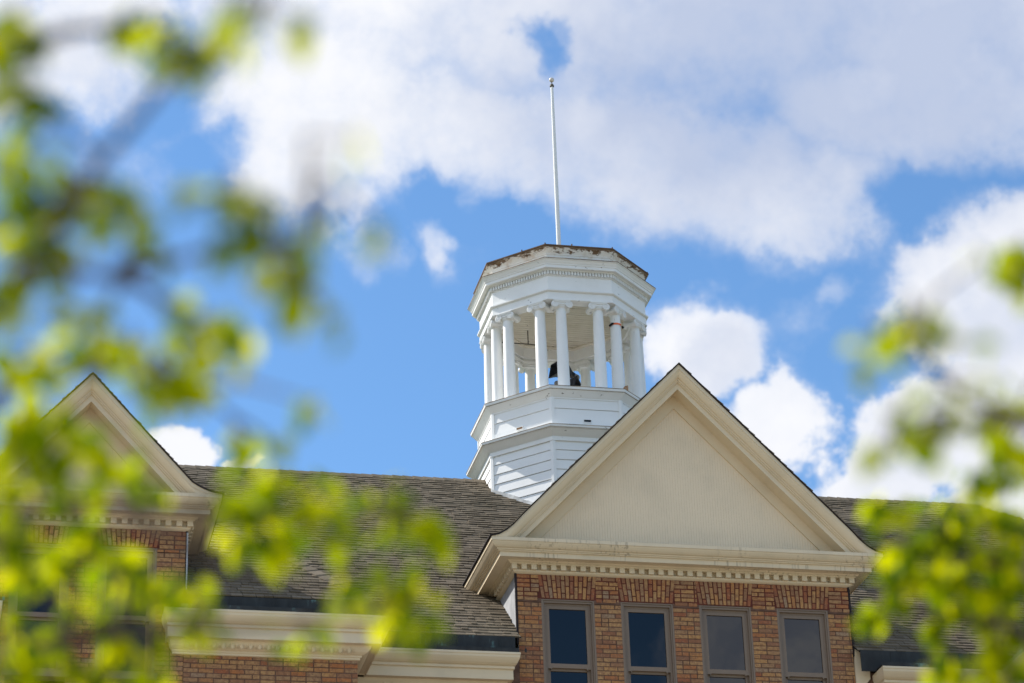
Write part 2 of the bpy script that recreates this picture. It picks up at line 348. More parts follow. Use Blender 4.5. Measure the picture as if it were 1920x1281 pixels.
def brick_field(mb, x0, x1, z0, z1, y, holes=(), ch=0.067, bl=0.208, jt=0.014):
    """running bond of separate bricks standing 5 mm proud of the mortar face at y"""
    nrow = int((z1-z0)/ch)+1
    for r in range(nrow):
        za = z1-(r+1)*ch; zb = za+ch-jt
        if zb < z0+0.01: break
        za = max(za, z0)
        segs = [(x0, x1)]
        for (hx0, hx1, hz0, hz1) in holes:
            if zb > hz0 and za < hz1:
                ns = []
                for a, b in segs:
                    if hx1 <= a or hx0 >= b: ns.append((a, b))
                    else:
                        if hx0-a > 0.03: ns.append((a, hx0))
                        if b-hx1 > 0.03: ns.append((hx1, b))
                segs = ns
        for a, b in segs:
            x = a - (0.0 if r % 2 else bl/2)
            while x < b-0.02:
                ln = bl if rng.random() > 0.16 else bl/2
                xa, xb = max(x, a)+0.001, min(x+ln-jt, b)-0.001
                if xb-xa > 0.02:
                    j = rng.uniform(-0.003, 0.003); e = rng.uniform(-0.0025, 0.0025)
                    mb.box(xa, xb, y-0.006+j, y+0.03, za+e, zb+e)
                x += ln
def flat_arch(x0, x1, z0, z1, y, parent):
    a = MB(); n = 13; wd = (x1-x0)/n; h = z1-z0
    lean = lambda t: (t-0.5)*0.105
    a.hexa([(x0,y-0.013,z0),(x1,y-0.013,z0),(x1,y+0.04,z0),(x0,y+0.04,z0)],
           [(x0+lean(0),y-0.013,z1),(x1+lean(1),y-0.013,z1),(x1+lean(1),y+0.04,z1),(x0+lean(0),y+0.04,z1)])
    for i in range(n):
        ta, tb = (i+0.14)/n, (i+0.86)/n
        cuts = [0, 0.235, 0.76, 1] if i % 2 else [0, 0.50, 1]
        cuts = [c if c in (0, 1) else c+rng.uniform(-0.03, 0.03) for c in cuts]
        for c0, c1 in zip(cuts, cuts[1:]):
            c0 += 0.024; c1 -= 0.024; lo = []; hi = []; j = rng.uniform(-0.002, 0.003)
            for (t, c, dst) in ((ta, c0, lo), (tb, c0, lo), (ta, c1, hi), (tb, c1, hi)):
                xx = x0+(x1-x0)*t+lean(t)*c; dst.append((xx, z0+h*c))
            a.cur = 1
            a.hexa([(lo[0][0],y-0.02+j,lo[0][1]),(lo[1][0],y-0.02+j,lo[1][1]),(lo[1][0],y,lo[1][1]),(lo[0][0],y,lo[0][1])],
                   [(hi[0][0],y-0.02+j,hi[0][1]),(hi[1][0],y-0.02+j,hi[1][1]),(hi[1][0],y,hi[1][1]),(hi[0][0],y,hi[0][1])])
            a.cur = 0
    return a.build('flat_arch', [M['mortar_red'], M['brick']], parent, BO)

def window(x0, x1, ztop, y, zrail, zsill):
    """double-hung sash window; x0..x1, ztop = outside of the brick mould; y = wall face"""
    f = MB(); t = 0.062
    def ring(x0, x1, z0, z1, wx, wt, ya, yb, mb):
        mb.box(x0, x0+wx, ya, yb, z0, z1); mb.box(x1-wx, x1, ya, yb, z0, z1); mb.box(x0+wx, x1-wx, ya, yb, z1-wt, z1)
    ring(x0, x1, zsill, ztop, 0.026, 0.022, y-0.004, y+0.05, f)
    ring(x0+0.026, x1-0.026, zsill, ztop-0.022, 0.022, 0.03, y+0.012, y+0.07, f)
    ring(x0+0.048, x1-0.048, zsill, ztop-0.052, 0.03, 0.028, y+0.05, y+0.16, f)
    f.box(x0-0.04, x1+0.04, y-0.05, y+0.16, zsill-0.09, zsill)
    w_ = f.build('window', M['trim'], school, BO)
    ix0, ix1, iz1 = x0+0.078, x1-0.078, ztop-0.08
    u = MB(); s = 0.045
    ring(ix0, ix1, zrail-0.075, iz1, s, 0.05, y+0.055, y+0.095, u)
    u.box(ix0+s, ix1-s, y+0.055, y+0.095, zrail-0.065, zrail)
    for sx in (1, -1):                                   # sash horns
        xa = ix0+s if sx > 0 else ix1-s
        u.hexa([(xa, y+0.055, zrail-0.066), (xa+sx*0.022, y+0.055, zrail-0.066), (xa, y+0.055, zrail-0.10)],
               [(xa, y+0.095, zrail-0.066), (xa+sx*0.022, y+0.095, zrail-0.066), (xa, y+0.095, zrail-0.10)])
    u.build('upper_sash', M['trim'], w_, BO)
    l = MB(); ring(ix0, ix1, zsill, zrail-0.06, s, 0.04, y+0.10, y+0.14, l); l.box(ix0+s, ix1-s, y+0.10, y+0.14, zsill, zsill+0.07)
    l.build('lower_sash', M['trim'], w_, BO)
    for (za, zb, yy) in ((zrail-0.03, iz1-0.02, y+0.075), (zsill+0.03, zrail-0.07, y+0.12)):
        p = MB(); p.box(ix0+0.02, ix1-0.02, yy, yy+0.006, za, zb); p.build('pane', M['glass'], w_, BO)
    return w_

# horizontal cornice profile (projection from wall, height below top)
CPROF = [(0.445, 0.0), (0.448, -0.052), (0.436, -0.058), (0.428, -0.075), (0.405, -0.105), (0.380, -0.128), (0.352, -0.138), (0.350, -0.152),
         (0.330, -0.154), (0.329, -0.170), (0.312, -0.172), (0.300, -0.176), (0.300, -0.243), (0.285, -0.243), (0.285, -0.234), (0.150, -0.234),
         (0.140, -0.250), (0.112, -0.262), (0.110, -0.275)]
BPROF = [(0.022, -0.275), (0.022, -0.348), (0.062, -0.350), (0.060, -0.372), (0.040, -0.386), (0.012, -0.398), (0.0, -0.398)]

def gable(xc, hw, yw, zt, slope, zapex, wins, zhead, flare, zrail=13.885, zsill=13.05, zstr=14.79, flash=True):
    pr = 0.445; zb = zt-0.391
    # brick wall of the dormer
    wb = MB(); yb = yw+3.0
    xs = [xc-hw]+[v for a, b in wins for v in (a, b)]+[xc+hw]
    for a, b in zip(xs[::2], xs[1::2]):
        wb.box(a, b, yw, yw+0.35, 11.0, zstr)
    ztop_w = zhead-0.004
    for a, b in zip(xs[::2], xs[1::2]): wb.box(a, b, yw-0.012, yw+0.35, zstr, ztop_w)
    wb.cur = 1; wb.box(xc-hw, xc+hw, yw-0.012, yw+0.35, ztop_w, zb+0.05)
    wb.cur = 2
    holes = [(a, b, 11.0, zhead) for a, b in wins]
    arch_holes = [(a-0.03, b+0.03, zhead, zb+0.1) for a, b in wins]
    brick_field(wb, xc-hw, xc+hw, 12.0, zstr, yw, holes)
    brick_field(wb, xc-hw, xc+hw, zstr+0.003, zb, yw-0.012, holes+arch_holes, jt=0.018)
    wall = wb.build('dormer_wall', [M['mortar'], M['mortar_red'], M['brick']], school, BO)
    tag(wall, None)
    for a, b in wins:
        flat_arch(a, b, zhead, zb, yw, wall)
        window(a, b, zhead-0.002, yw, zrail, zsill)
    # metal side cheeks
    for sx in (-1, 1):
        ch = MB(); xe = xc+sx*hw
        ys = yw+0.02; ye = (gable.roof_fn(zt) if gable.roof_fn else RY-(RZ-zt)/PIT)+0.15
        pl = [(ys, 13.9), (ye, zt-0.2), (ye, zt-0.02), (ys, zt-0.26)]
        ch.hexa([(xe-sx*0.02, a, b) for a, b in pl], [(xe+sx*0.006, a, b) for a, b in pl])
        ch.cur = 1; ch.box(min(xe, xe+sx*0.03), max(xe, xe+sx*0.03), yw-0.022, yw+0.02, zstr-0.65, zb+0.0); ch.cur = 0
        ch.build('side_cheek', [M['flash'], M['dark']], school, BO)
    # pediment: vertical-boarded panel with sub-parts
    py = yw-0.004
    half = (zapex-0.55-(zt+0.08))/slope + 0.12
    t = MB(); ztp = zapex-0.53; bw = 0.040; gv = 0.005
    x = xc-half-0.06
    line = lambda xx: max(zt+0.0, ztp-slope*abs(xx-xc))
    pts = []
    while x < xc+half+0.06:
        pts += [(x, py), (x+bw-gv, py), (x+bw-gv/2, py+0.0045)]; x += bw
    rows = [[(a, b, zt-0.02) for a, b in pts], [(a, b, line(a)+0.06) for a, b in pts]]
    t.quadgrid(rows)
    t.box(xc-half-0.1, xc+half+0.1, py+0.012, py+0.2, zt-0.25, zt+0.3)
    t.face([(xc-half-0.3, py+0.014, zt-0.02), (xc+half+0.3, py+0.014, zt-0.02), (xc, py+0.014, ztp+0.25)])
    ped = t.build('pediment', M['tympanum'], school, BO)
    # frieze boards along the rakes
    fr = MB()
    for sx in (-1, 1):
        def L(d, z0): return (xc+sx*d, z0-slope*d)
        zo, zi = zapex-0.33, zapex-0.545
        d0 = (zo-zt+0.02)/slope; d1 = (zi-zt+0.02)/slope
        A, B_, C_, D_ = (xc, zo), (xc+sx*d0, zt-0.02), (xc+sx*d1, zt-0.02), (xc, zi)
        fr.hexa([(p[0], py-0.03, p[1]) for p in (A, B_, C_, D_)], [(p[0], py+0.05, p[1]) for p in (A, B_, C_, D_)])
    fr.build('frieze_board', M['beige'], ped, BO)
    # raking cornice
    rk = MB(); N = 26
    end = hw+pr
    def topz(d):
        z = zapex-slope*d
        if d > flare:
            u = (d-flare)/(end-flare); z1 = zapex-slope*flare
            z = z1-slope*(d-flare)*(1-u)-(z1-(zt+0.006))*u*u*(1.0) if False else z1+(zt+0.004-z1)*(1-(1-u)**1.75)
        return z
    RP = [(p, z*1.42) for p, z in CPROF[:14]]
    RP += [(0.285, -0.335), (0.0, -0.335)]
    for sx in (-1, 1):
        rows = []
        for kx, (p, dz) in enumerate(RP):
            row = []
            dl = min(end, (zapex+dz-zt-0.002)/slope) if kx > 1 else end
            for i in range(N+1):
                d = dl*i/N
                z = (topz(d) if kx <= 1 else zapex-slope*d)+dz*(1 if kx != 1 else (1-0.999*(i/N)**6))
                row.append((xc+sx*d, yw-p, max(z, zt+0.001)))
            rows.append(row)
        rk.quadgrid(rows)
    rk.build('raking_cornice', M['beige'], ped, BO)
    # horizontal cornice with returns up to the roof
    hc = MB()
    def uprof(prof, mb, ext=0.0):
        rows = []
        for p, dz in prof:
            z = zt+dz; yb2 = max(yw+0.05, min(yw+6, RY-(RZ-z)/PIT+0.06)) if roof_fn is None else roof_fn(z)
            rows.append([(xc-hw-p, yb2, z), (xc-hw-p, yw-p, z), (xc+hw+p, yw-p, z), (xc+hw+p, yb2, z)])
        mb.quadgrid(rows)
    roof_fn = gable.roof_fn
    uprof([(0.0, 0.07)]+CPROF, hc)
    cn = hc.build('cornice', M['beige_streak'], ped, BO)
    dn = MB(); uprof([(0.110, -0.275)]+BPROF, dn)
    nd = int((2*hw+0.06)/0.1447); st = (2*hw+0.10)/nd
    for i in range(nd+1):
        xx = xc-hw-0.05+i*st
        dn.box(xx-0.039, xx+0.039, yw-0.108, yw-0.01, zt-0.353, zt-0.277)
    for sx in (-1, 1):
        for i in range(9):
            yy = yw+0.05+i*0.145; xe = xc+sx*(hw+0.08)
            if yy+0.08 < (roof_fn(zt-0.35) if roof_fn else RY-(RZ-zt+0.35)/PIT): dn.box(xe-0.028, xe+0.028, yy-0.04, yy+0.04, zt-0.353, zt-0.277)
    dn.build('dentil_band', M['beige'], ped, BO)
    # dormer roof
    dr = MB(); yr = yw+8.0; ya = yw-pr-0.02; th = 0.018
    for sx in (-1, 1):
        lo, hi = [], []
        ds = [0]+[flare]+[flare+(end+0.03-flare)*i/6 for i in range(1, 7)]
        for d in ds:
            z = topz(min(d, end))+(0.0 if d <= end else -0.002)
            lo.append((xc+sx*d, z+0.003)); hi.append((xc+sx*d, z+0.003+th))
        rows = [[(a, ya, b) for a, b in lo], [(a, ya, b) for a, b in hi]]
        dr.quadgrid(rows)
        rows = [[(a, ya, b) for a, b in hi], [(a, yr, b) for a, b in hi]]
        dr.quadgrid(rows)
        rows = [[(a, ya, b) for a, b in lo], [(a, yr, b) for a, b in lo]]
        dr.quadgrid(rows)
        dr.face([(lo[-1][0], ya, lo[-1][1]), (lo[-1][0], yr, lo[-1][1]), (hi[-1][0], yr, hi[-1][1]), (hi[-1][0], ya, hi[-1][1])])
        dr.cur = 1
        ncs = int(2.9*1.4/0.125)
        for i in range(ncs):                               # butt edges of the shingle courses at the rake
            d1 = end-(i+1)*end/ncs; d0 = end-i*end/ncs
            za, zb2 = topz(d0)+0.003+th, topz(d1)+0.003+th
            x = ya+rng.uniform(-0.012, 0.0)
            y1 = min(yr, yw+7)
            while x < y1:
                ln = rng.choice((0.5, 0.7, 0.9))
                e = rng.choice((0.004, 0.010, 0.013))
                dr.hexa([(xc+sx*d0, x, za), (xc+sx*d0, x+ln, za), (xc+sx*d1, x+ln, zb2), (xc+sx*d1, x, zb2)],
                        [(xc+sx*(d0+e*0.6), x, za+e), (xc+sx*(d0+e*0.6), x+ln, za+e), (xc+sx*d1, x+ln, zb2+0.003), (xc+sx*d1, x, zb2+0.003)])
                x += ln+0.004
        dr.cur = 0
    dr.build('dormer_roof', [M['dark'], M['shingle']], school, BO)
    return ped
gable.roof_fn = None
w4 = [(8.334+1.1848*i, 9.123+1.1848*i) for i in range(4)]
gable(XC, 2.516, 36.0, 15.607, 1.027, 18.515, w4, 14.846, 2.50)
WY = 34.65; WE = 34.45; WZ = 14.13
gable.roof_fn = lambda z: WE+(z-WZ)/PIT+0.05
for xg in (1.70, 2*XC-1.70):
    ww = [(xg+s_*0.585-0.395, xg+s_*0.585+0.395) for s_ in (-1, 1)]
    gable(xg, 1.363, WY, 15.502, 1.10, 17.195, ww, 14.85, 1.40)

# ---- main roof: felt slab and separate shingle tabs
HX = 7.48                                                  # half length of the ridge
EY = 35.8; EZ = roofz(EY)
hipx = HX+(RY-EY)
mr = MB()
A = [(XC-hipx, EY, EZ), (XC+hipx, EY, EZ), (XC+hipx, 2*RY-EY, EZ), (XC-hipx, 2*RY-EY, EZ)]
T1, T2 = (XC-HX, RY, RZ), (XC+HX, RY, RZ)
off = -0.012
def dn_(p): return (p[0], p[1], p[2]+off)
def rp(x, y): return (x, y, roofz(y)+off)
cx_ = [(XC-hipx, EY), (2*0+1.70-1.5, EY), (1.70-1.5, 36.6), (1.70+1.5, 36.6), (1.70+1.5, EY), (XC-2.515, EY), (XC-2.515, 36.3), (XC+2.515, 36.3), (XC+2.515, EY),
       (2*XC-3.2, EY), (2*XC-3.2, 36.6), (2*XC-0.2, 36.6), (2*XC-0.2, EY), (XC+hipx, EY)]
YM = 37.0; fl_ = [(XC-hipx, YM)]
for (xa, ya), (xb, yb_) in zip(cx_, cx_[1:]):
    if xb > xa+1e-6: mr.face([rp(xa, ya), rp(xb, yb_), rp(min(xb, XC+hipx-(YM-EY)), YM), rp(max(xa, XC-hipx+(YM-EY)), YM)])
mr.face([rp(XC-hipx+YM-EY, YM), rp(XC+hipx-YM+EY, YM), dn_(T2), dn_(T1)])
mr.face([dn_(A[1]), dn_(A[2]), dn_(T2)])
mr.face([dn_(A[2]), dn_(A[3]), dn_(T1), dn_(T2)]); mr.face([dn_(A[3]), dn_(A[0]), dn_(T1)])
mr.cur = 1
def tabs(mb, x_lo, x_hi, y0, z0, pit, s_max, skip, ex=0.128, mx=None, cut=()):
    """shingle courses on a plane rising towards +y from the eave line (y0, z0)"""
    c_ = 1/math.sqrt(1+pit*pit); s_ = pit*c_
    nrm = (0, -s_, c_)
    n = int(s_max/ex)
    for i in range(n):
        s0 = i*ex
        x = x_lo(s0)+rng.uniform(-0.2, 0)
        while x < x_hi(s0):
            ln = rng.choice((rng.uniform(0.08, 0.16), rng.uniform(0.12, 0.26)))
            gp = rng.uniform(0.003, 0.010)
            ym = y0+s0*c_
            xa, xb = max(x, x_lo(s0)), min(x+ln-gp, x_hi(s0))
            for ca, cb, cy_ in cut:
                if ym < cy_:
                    if xa < ca < xb: xb = ca
                    if xa < cb < xb: xa = cb
            if xb-xa > 0.02 and not skip((xa+xb)/2, ym):
                th = rng.choice((0.010, 0.013, 0.020, 0.023)); sh = s0-rng.uniform(0, 0.004)-(0.005 if th > 0.015 else -0.003)
                a = [(xx, y0+ss*c_+nrm[1]*t, z0+ss*s_+nrm[2]*t) for (xx, ss, t) in
                     ((xa, sh, 0.0), (xb, sh, 0.0), (xb, sh, th), (xa, sh, th), (xb, s0+ex+0.02, 0.001), (xa, s0+ex+0.02, 0.001))]
                if mx is not None: a = [(mx-p[0], p[1], p[2]) for p in a]
                b = len(mb.v); mb.v.extend(a)
                for f in ((0, 1, 2, 3), (3, 2, 4, 5), (0, 3, 5), (1, 4, 2)): mb.f.append(tuple(b+j for j in f)); mb.mi.append(mb.cur)
            x += ln
SL = math.sqrt(1+PIT*PIT)
def skip_main(x, y):
    if x < 1.0 or x > 20.5: return y < 40.5
    z = roofz(y)
    if abs(x-XC) < 2.50 and y < max(41.2-abs(x-XC)*1.6, 36.2): return True
    if math.hypot(x-XC, y-RY) < 1.3: return True
    for xg in (1.7, 2*XC-1.7):
        if abs(x-xg) < 3.6 and y < 40.2-1.2*abs(x-xg): return True
    return False
tabs(mr, lambda s: XC-hipx+s/SL+0.0, lambda s: XC+hipx-s/SL, EY, EZ, PIT, (RY-EY)*SL-0.02, skip_main, cut=((XC-2.525, XC+2.525, 36.3), (-4, 5.3, 36.4), (2*XC-5.3, 25, 36.4)))
x = XC-HX
while x < XC+HX:                                           # ridge caps
    ln = 0.20; th = rng.uniform(0.008, 0.016)
    for sy in (-1, 1):
        mr.hexa([(x, RY, RZ), (x+ln, RY, RZ), (x+ln, RY+sy*0.13, RZ-0.13*PIT), (x, RY+sy*0.13, RZ-0.13*PIT)],
                [(x, RY, RZ+0.012+th), (x+ln, RY, RZ+0.012), (x+ln, RY+sy*0.13, RZ-0.13*PIT+0.012), (x, RY+sy*0.13, RZ-0.13*PIT+0.012+th)])
    x += ln-0.02
mr.build('main_roof', [M['felt'], M['shingle']], school, BO, recalc=False)

# ---- main walls
mw = MB(); XL, XR = XC-hipx+0.5, XC+hipx-0.5
wl, wr = 5.43, 2*XC-5.43
mw.box(XL, XR, 36.02, 49.4, 0, 10.9); mw.box(wl+0.02, XC-2.516-0.002, 36.0, 36.4, 10.9, 13.9); mw.box(XC+2.516+0.002, wr-0.02, 36.0, 36.4, 10.9, 13.9)
mw.box(XL, XR, 36.45, 49.4, 10.9, 13.7)
mw.cur = 1
brick_field(mw, wl, XC-2.516, 12.2, 13.45, 36.0); brick_field(mw, XC+2.516, wr, 12.2, 13.45, 36.0)
for a, b in ((wl+0.3, XC-2.7), (XC-2.4, XC+2.4), (XC+2.7, wr-0.3)): brick_field(mw, a, b, 11.2, 12.1, 36.0)
mw.build('main_wall', [M['mortar'], M['brick']], school, BO)
for xs_ in (0, 1):
    ww = MB(); MXf = (lambda v: v) if xs_ == 0 else (lambda v: 2*XC-v)
    def bx(a, b, *r): ww.box(min(MXf(a), MXf(b)), max(MXf(a), MXf(b)), *r)
    bx(-2.03, 5.43, WY+0.005, 36.1, 0, 11.0); bx(-2.03, 0.33, WY, 36.1, 11.0, 13.6); bx(3.067, 5.43, WY, 36.1, 11.0, 13.6)
    ww.cur = 1
    a, b = sorted((MXf(3.067), MXf(5.43))); brick_field(ww, a, b, 12.0, 13.50, WY)
    a, b = sorted((MXf(-2.03), MXf(0.33))); brick_field(ww, a, b, 12.0, 13.50, WY)
    ww.build('wing_wall', [M['mortar'], M['brick']], school, BO)
    # wing roof
    wr_ = MB(); HP = 1.24; x_r = 5.56; x_l = 2*1.70-5.56; mxx = None if xs_ == 0 else 2*XC
    hipr = PIT/HP; run = (x_r-1.70)/hipr
    def mp(p): return p if mxx is None else (mxx-p[0], p[1], p[2])
    zt_ = WZ+PIT*run
    P_ = [(x_l, WE, WZ-0.012), (x_r, WE, WZ-0.012), (1.70, WE+run, zt_-0.012), (x_r, 40.2, WZ-0.012), (1.70, 44, zt_-0.012), (x_l, 40.2, WZ-0.012)]
    P_ = [mp(p) for p in P_]
    def wp(x, y): return mp((x, y, WZ-0.012+PIT*(y-WE)))
    for xa, xb, y0_ in ((x_l, 0.34, WE), (0.34, 3.06, WY+0.3), (3.06, x_r, WE)): wr_.face([wp(xa, y0_), wp(xb, y0_), wp(min(xb, x_r-1.0*hipr), WE+1.0), wp(max(xa, x_l+1.0*hipr), WE+1.0)])
    wr_.face([wp(x_l+hipr, WE+1.0), wp(x_r-hipr, WE+1.0), P_[2]]); wr_.face([P_[1], P_[3], P_[4], P_[2]]); wr_.face([P_[5], P_[0], P_[2], P_[4]])
    wr_.cur = 1
    tabs(wr_, lambda s: x_l+s/SL*hipr, lambda s: x_r-s/SL*hipr, WE, WZ, PIT, run*SL-0.1,
         lambda x, y: abs(x-1.70) < 1.37 and y < 36.5-(abs(x-1.7)*0.8), mx=mxx, cut=((0.33, 3.07, 35.2),))
    for sgn in (1, -1):                                    # hip caps
        s = 0.0
        while s < run:
            th = rng.uniform(0.010, 0.02)
            def hp(q, o, t):
                xx = x_r-q*hipr if sgn > 0 else x_l+q*hipr
                return mp((xx+sgn*o[0], WE+q+o[1], WZ+PIT*q+t+o[2]))
            wr_.hexa([hp(s, (-0.10, 0, 0.0), 0.0), hp(s, (0.06, 0, -0.07), 0.0), hp(s+0.2, (0.06, 0, -0.07), 0), hp(s+0.2, (-0.10, 0, 0.0), 0)],
                     [hp(s, (-0.11, 0, 0.0), 0.020+th), hp(s, (0.05, 0, 0.012), 0.030+th), hp(s+0.2, (0.05, 0, 0.012), 0.026), hp(s+0.2, (-0.10, 0, 0), 0.018)])
            s += 0.165
    wr_.build('wing_roof', [M['felt'], M['shingle']], school, BO, recalc=False)

# ---- eaves cornices with copper box gutters
EPROF = [(0.445, 0.0), (0.447, -0.03), (0.437, -0.04), (0.432, -0.07), (0.41, -0.10), (0.375, -0.135), (0.34, -0.155), (0.312, -0.16), (0.312, -0.168),
         (0.318, -0.17), (0.318, -0.20), (0.308, -0.206), (0.285, -0.207), (0.285, -0.352), (0.262, -0.352), (0.262, -0.345), (0.17, -0.345),
         (0.168, -0.355), (0.155, -0.385), (0.125, -0.42), (0.085, -0.442), (0.05, -0.452), (0.048, -0.475), (0.03, -0.48), (0.03, -0.505), (0.0, -0.51)]
EPM = [(p*SCP, z) for p, z in EPROF]
ET = 13.85
def eave(path_fn, prof, name='cornice', eggs=()):
    e = MB(); rows = [path_fn(p, ET+z) for p, z in [(prof[0][0]-0.05, 0.012)]+prof]
    e.quadgrid(rows)
    for end_ in (0, -1):
        e.face([r_[end_] for r_ in rows]+[(rows[-1][end_][0], rows[-1][end_][1], rows[0][end_][2])])
    for (xa, xb, yw) in eggs:                              # egg-and-dart carved on the ovolo
        xx = xa
        while xx < xb:
            cy_, cz_ = yw-0.128*SCP, ET-0.402
            ring = []
            for (rr, ou) in ((0.052, 0.0), (0.046, 0.012), (0.038, 0.0)):
                ring.append([(xx+rr*0.8*math.cos(a), cy_-ou+0.35*rr*math.sin(a)*-1+0.0, cz_+rr*math.sin(a)*0.95) for a in (2*math.pi*j/14 for j in range(14))])
            e.quadgrid(ring, True)
            egg = [[(xx+0.030*math.cos(a)*q, cy_-0.016*(1-q*q)-0.006-0.012*math.sin(a)*q, cz_+0.040*math.sin(a)*q) for a in (2*math.pi*j/12 for j in range(12))] for q in (1.0, 0.7, 0.35, 0.02)]
            e.quadgrid(egg, True)
            e.hexa([(xx+0.056, cy_-0.014, cz_+0.04), (xx+0.066, cy_-0.014, cz_+0.04), (xx+0.061, cy_-0.006, cz_-0.045)],
                   [(xx+0.056, cy_+0.02, cz_+0.04), (xx+0.066, cy_+0.02, cz_+0.04), (xx+0.061, cy_+0.03, cz_-0.045)])
            xx += 0.122
    return e.build(name, M['beige'], school, BO)
def gutter(parent, x0, x1, ylip, yb, zt, ztop, ends=(0, 0)):
    c = MB()
    c.box(x0, x1, ylip, ylip+0.012, ET+0.004, ET+0.062); c.box(x0, x1, ylip+0.012, yb-0.002, ET+0.02, ET+0.03)
    c.box(x0-ends[0], x1+ends[1], yb, yb+0.02, ET+0.0, ztop)
    x = x0+0.25
    while x < x1:
        c.box(x-0.012, x+0.012, yb-0.006, yb, ET+0.03, ztop-0.01); c.box(x+0.3, x+0.33, ylip-0.004, ylip, ET+0.006, ET+0.06); x += 0.62
    return c.build('gutter', M['copper'], parent, BO)
xw_ = 5.43
m1 = eave(lambda p, z: [(xw_+0.05, 36.0-p, z), (XC-2.516-0.30+p*0.45, 36.0-p, z), (XC-2.516-0.30+p*0.45, 36.0, z)], EPM, eggs=[(6.0, 7.45, 36.0)])
gutter(m1, 5.55, XC-2.516-0.10, 36.0-0.445*SCP+0.01, 35.78, ET, 14.17)
m2 = eave(lambda p, z: [(XC+2.516+0.46-p*0.40, 36.0, z), (XC+2.516+0.46-p*0.40, 36.0-p, z), (2*XC-xw_-0.05, 36.0-p, z)], EPM, eggs=[(13.4, 15.4, 36.0)])
gutter(m2, XC+2.516+0.26, 2*XC-5.55, 36.0-0.445*SCP+0.01, 35.78, ET, 14.17, ends=(0.22, 0))
eb = MB(); pf = [(13.039, 14.245), (13.13, 14.191), (13.13, 14.017), (13.155, 13.99), (13.175, 13.965), (13.19, 13.96), (13.20, 13.935), (13.243, 13.906), (13.24, 13.791), (13.158, 13.70), (13.02, 13.70), (13.02, 13.956)]
eb.hexa([(a, 35.97, b) for a, b in pf], [(a, 36.05, b) for a, b in pf]); eb.build('cornice_end_board', M['beige'], school, BO)
for xs_ in (0, 1):
    MXf = (lambda v: v) if xs_ == 0 else (lambda v: 2*XC-v)
    o1 = eave(lambda p, z: [(MXf(2.765+0.16-p*0.36), WY, z), (MXf(2.765+0.16-p*0.36), WY-p, z), (MXf(xw_+p), WY-p, z), (MXf(xw_+p), 36.2, z)], EPROF,
              eggs=[(min(MXf(3.1), MXf(5.36)), max(MXf(3.1), MXf(5.36)), WY)])
    a, b = sorted((MXf(2.80), MXf(5.85))); gutter(o1, a, b, WY-0.445+0.01, WE-0.03, ET, 14.11)
    rc = MB(); a, b = sorted((MXf(5.85), MXf(5.862))); rc.box(a, b, WY-0.43, 35.8, ET+0.004, ET+0.062); rc.build('return_gutter', M['copper'], school, BO)
    o2 = eave(lambda p, z: [(MXf(-2.03-p), 36.2, z), (MXf(-2.03-p), WY-p, z), (MXf(0.635-0.16+p*0.36), WY-p, z), (MXf(0.635-0.16+p*0.36), WY, z)], EPROF)
    a, b = sorted((MXf(-2.4), MXf(0.60))); gutter(o2, a, b, WY-0.445+0.01, WE-0.03, ET, 14.11)
    # thin lightning conductor down the dormer side
    cp = MB(); cp.tube([(MXf(3.085), WY-0.03, 15.08), (MXf(3.085), WY-0.03, 14.16), (MXf(3.09), WY-0.06, 14.13)], 0.011, 8); cp.build('conductor_pipe', M['flash'], school, BO)

# ------------------------------------------------------------------ cupola
CX, CY = XC, 42.80
CO = (CX, CY, 17.0)
cup = empty('cupola', CO)
tag(cup, 'white octagonal bell cupola with paired ionic columns, lap-sided base and peeling roof rim', 'cupola')
def lap(rad, ztop, zbot, n, ex):
    pr_ = []; z = ztop
    for i in range(n):
        zb_ = max(z-ex, zbot)
        pr_ += [(rad+0.001, z), (rad+0.015, zb_+0.004), (rad+0.014, zb_), (rad-0.012, zb_), (rad-0.012, zb_-0.007)]
        z = zb_-0.007
    return pr_
d1 = MB(); d1.octa(lap(1.640, 19.672, 16.6, 17, 0.172)); dr_ = d1.build('lower_drum', M['white_clean'], cup, CO)
def corners(rad, z0, z1, parent, wd=0.052):
    for j in range(8):
        c = MB()
        a = R(-112.5+45*j); cx, cy = CX+rad*math.cos(a), CY+rad*math.sin(a); o = 0.022/math.cos(R(22.5))
        p0 = (CX+(rad+o)*math.cos(a), CY+(rad+o)*math.sin(a)); pts = []
        for s_ in (-1, 1):
            b = a+s_*R(22.5+90); na = a+s_*R(22.5)
            p1 = (p0[0]+math.cos(b)*wd, p0[1]+math.sin(b)*wd); pts.append((p1, (p1[0]-math.cos(na)*0.06, p1[1]-math.sin(na)*0.06)))
        q0 = (cx-0.05*math.cos(a), cy-0.05*math.sin(a))
        loop = [p0, pts[1][0], pts[1][1], q0, pts[0][1], pts[0][0]]
        c.hexa([(x, y, z0) for x, y in loop], [(x, y, z1) for x, y in loop])
        c.build('corner_board', M['white_clean'], parent, CO)
corners(1.640, 16.6, 19.665, dr_)
l1 = MB(); l1.octa([(1.64, 19.660), (1.675, 19.660), (1.675, 19.725), (1.66, 19.728), (1.665, 19.740), (1.72, 19.778), (1.800, 19.838), (1.826, 19.846), (1.826, 19.858), (1.838, 19.860), (1.846, 19.898), (1.62, 19.925)])
l1.cur = 1; l1.octa([(1.83, 19.893), (1.850, 19.893), (1.850, 19.903), (1.80, 19.909)]); l1.octa([(1.815, 19.846), (1.830, 19.846), (1.830, 19.852), (1.815, 19.852)])
l1.build('lower_ledge', [M['white'], M['edge']], cup, CO)
d2 = MB(); d2.octa([(1.64, 19.900), (1.624, 19.915), (1.622, 20.085), (1.612, 20.088)]+lap(1.600, 20.492, 20.085, 2, 0.200)[::-1]+[(1.6, 20.5)]); du_ = d2.build('upper_drum', M['white_clean'], cup, CO)
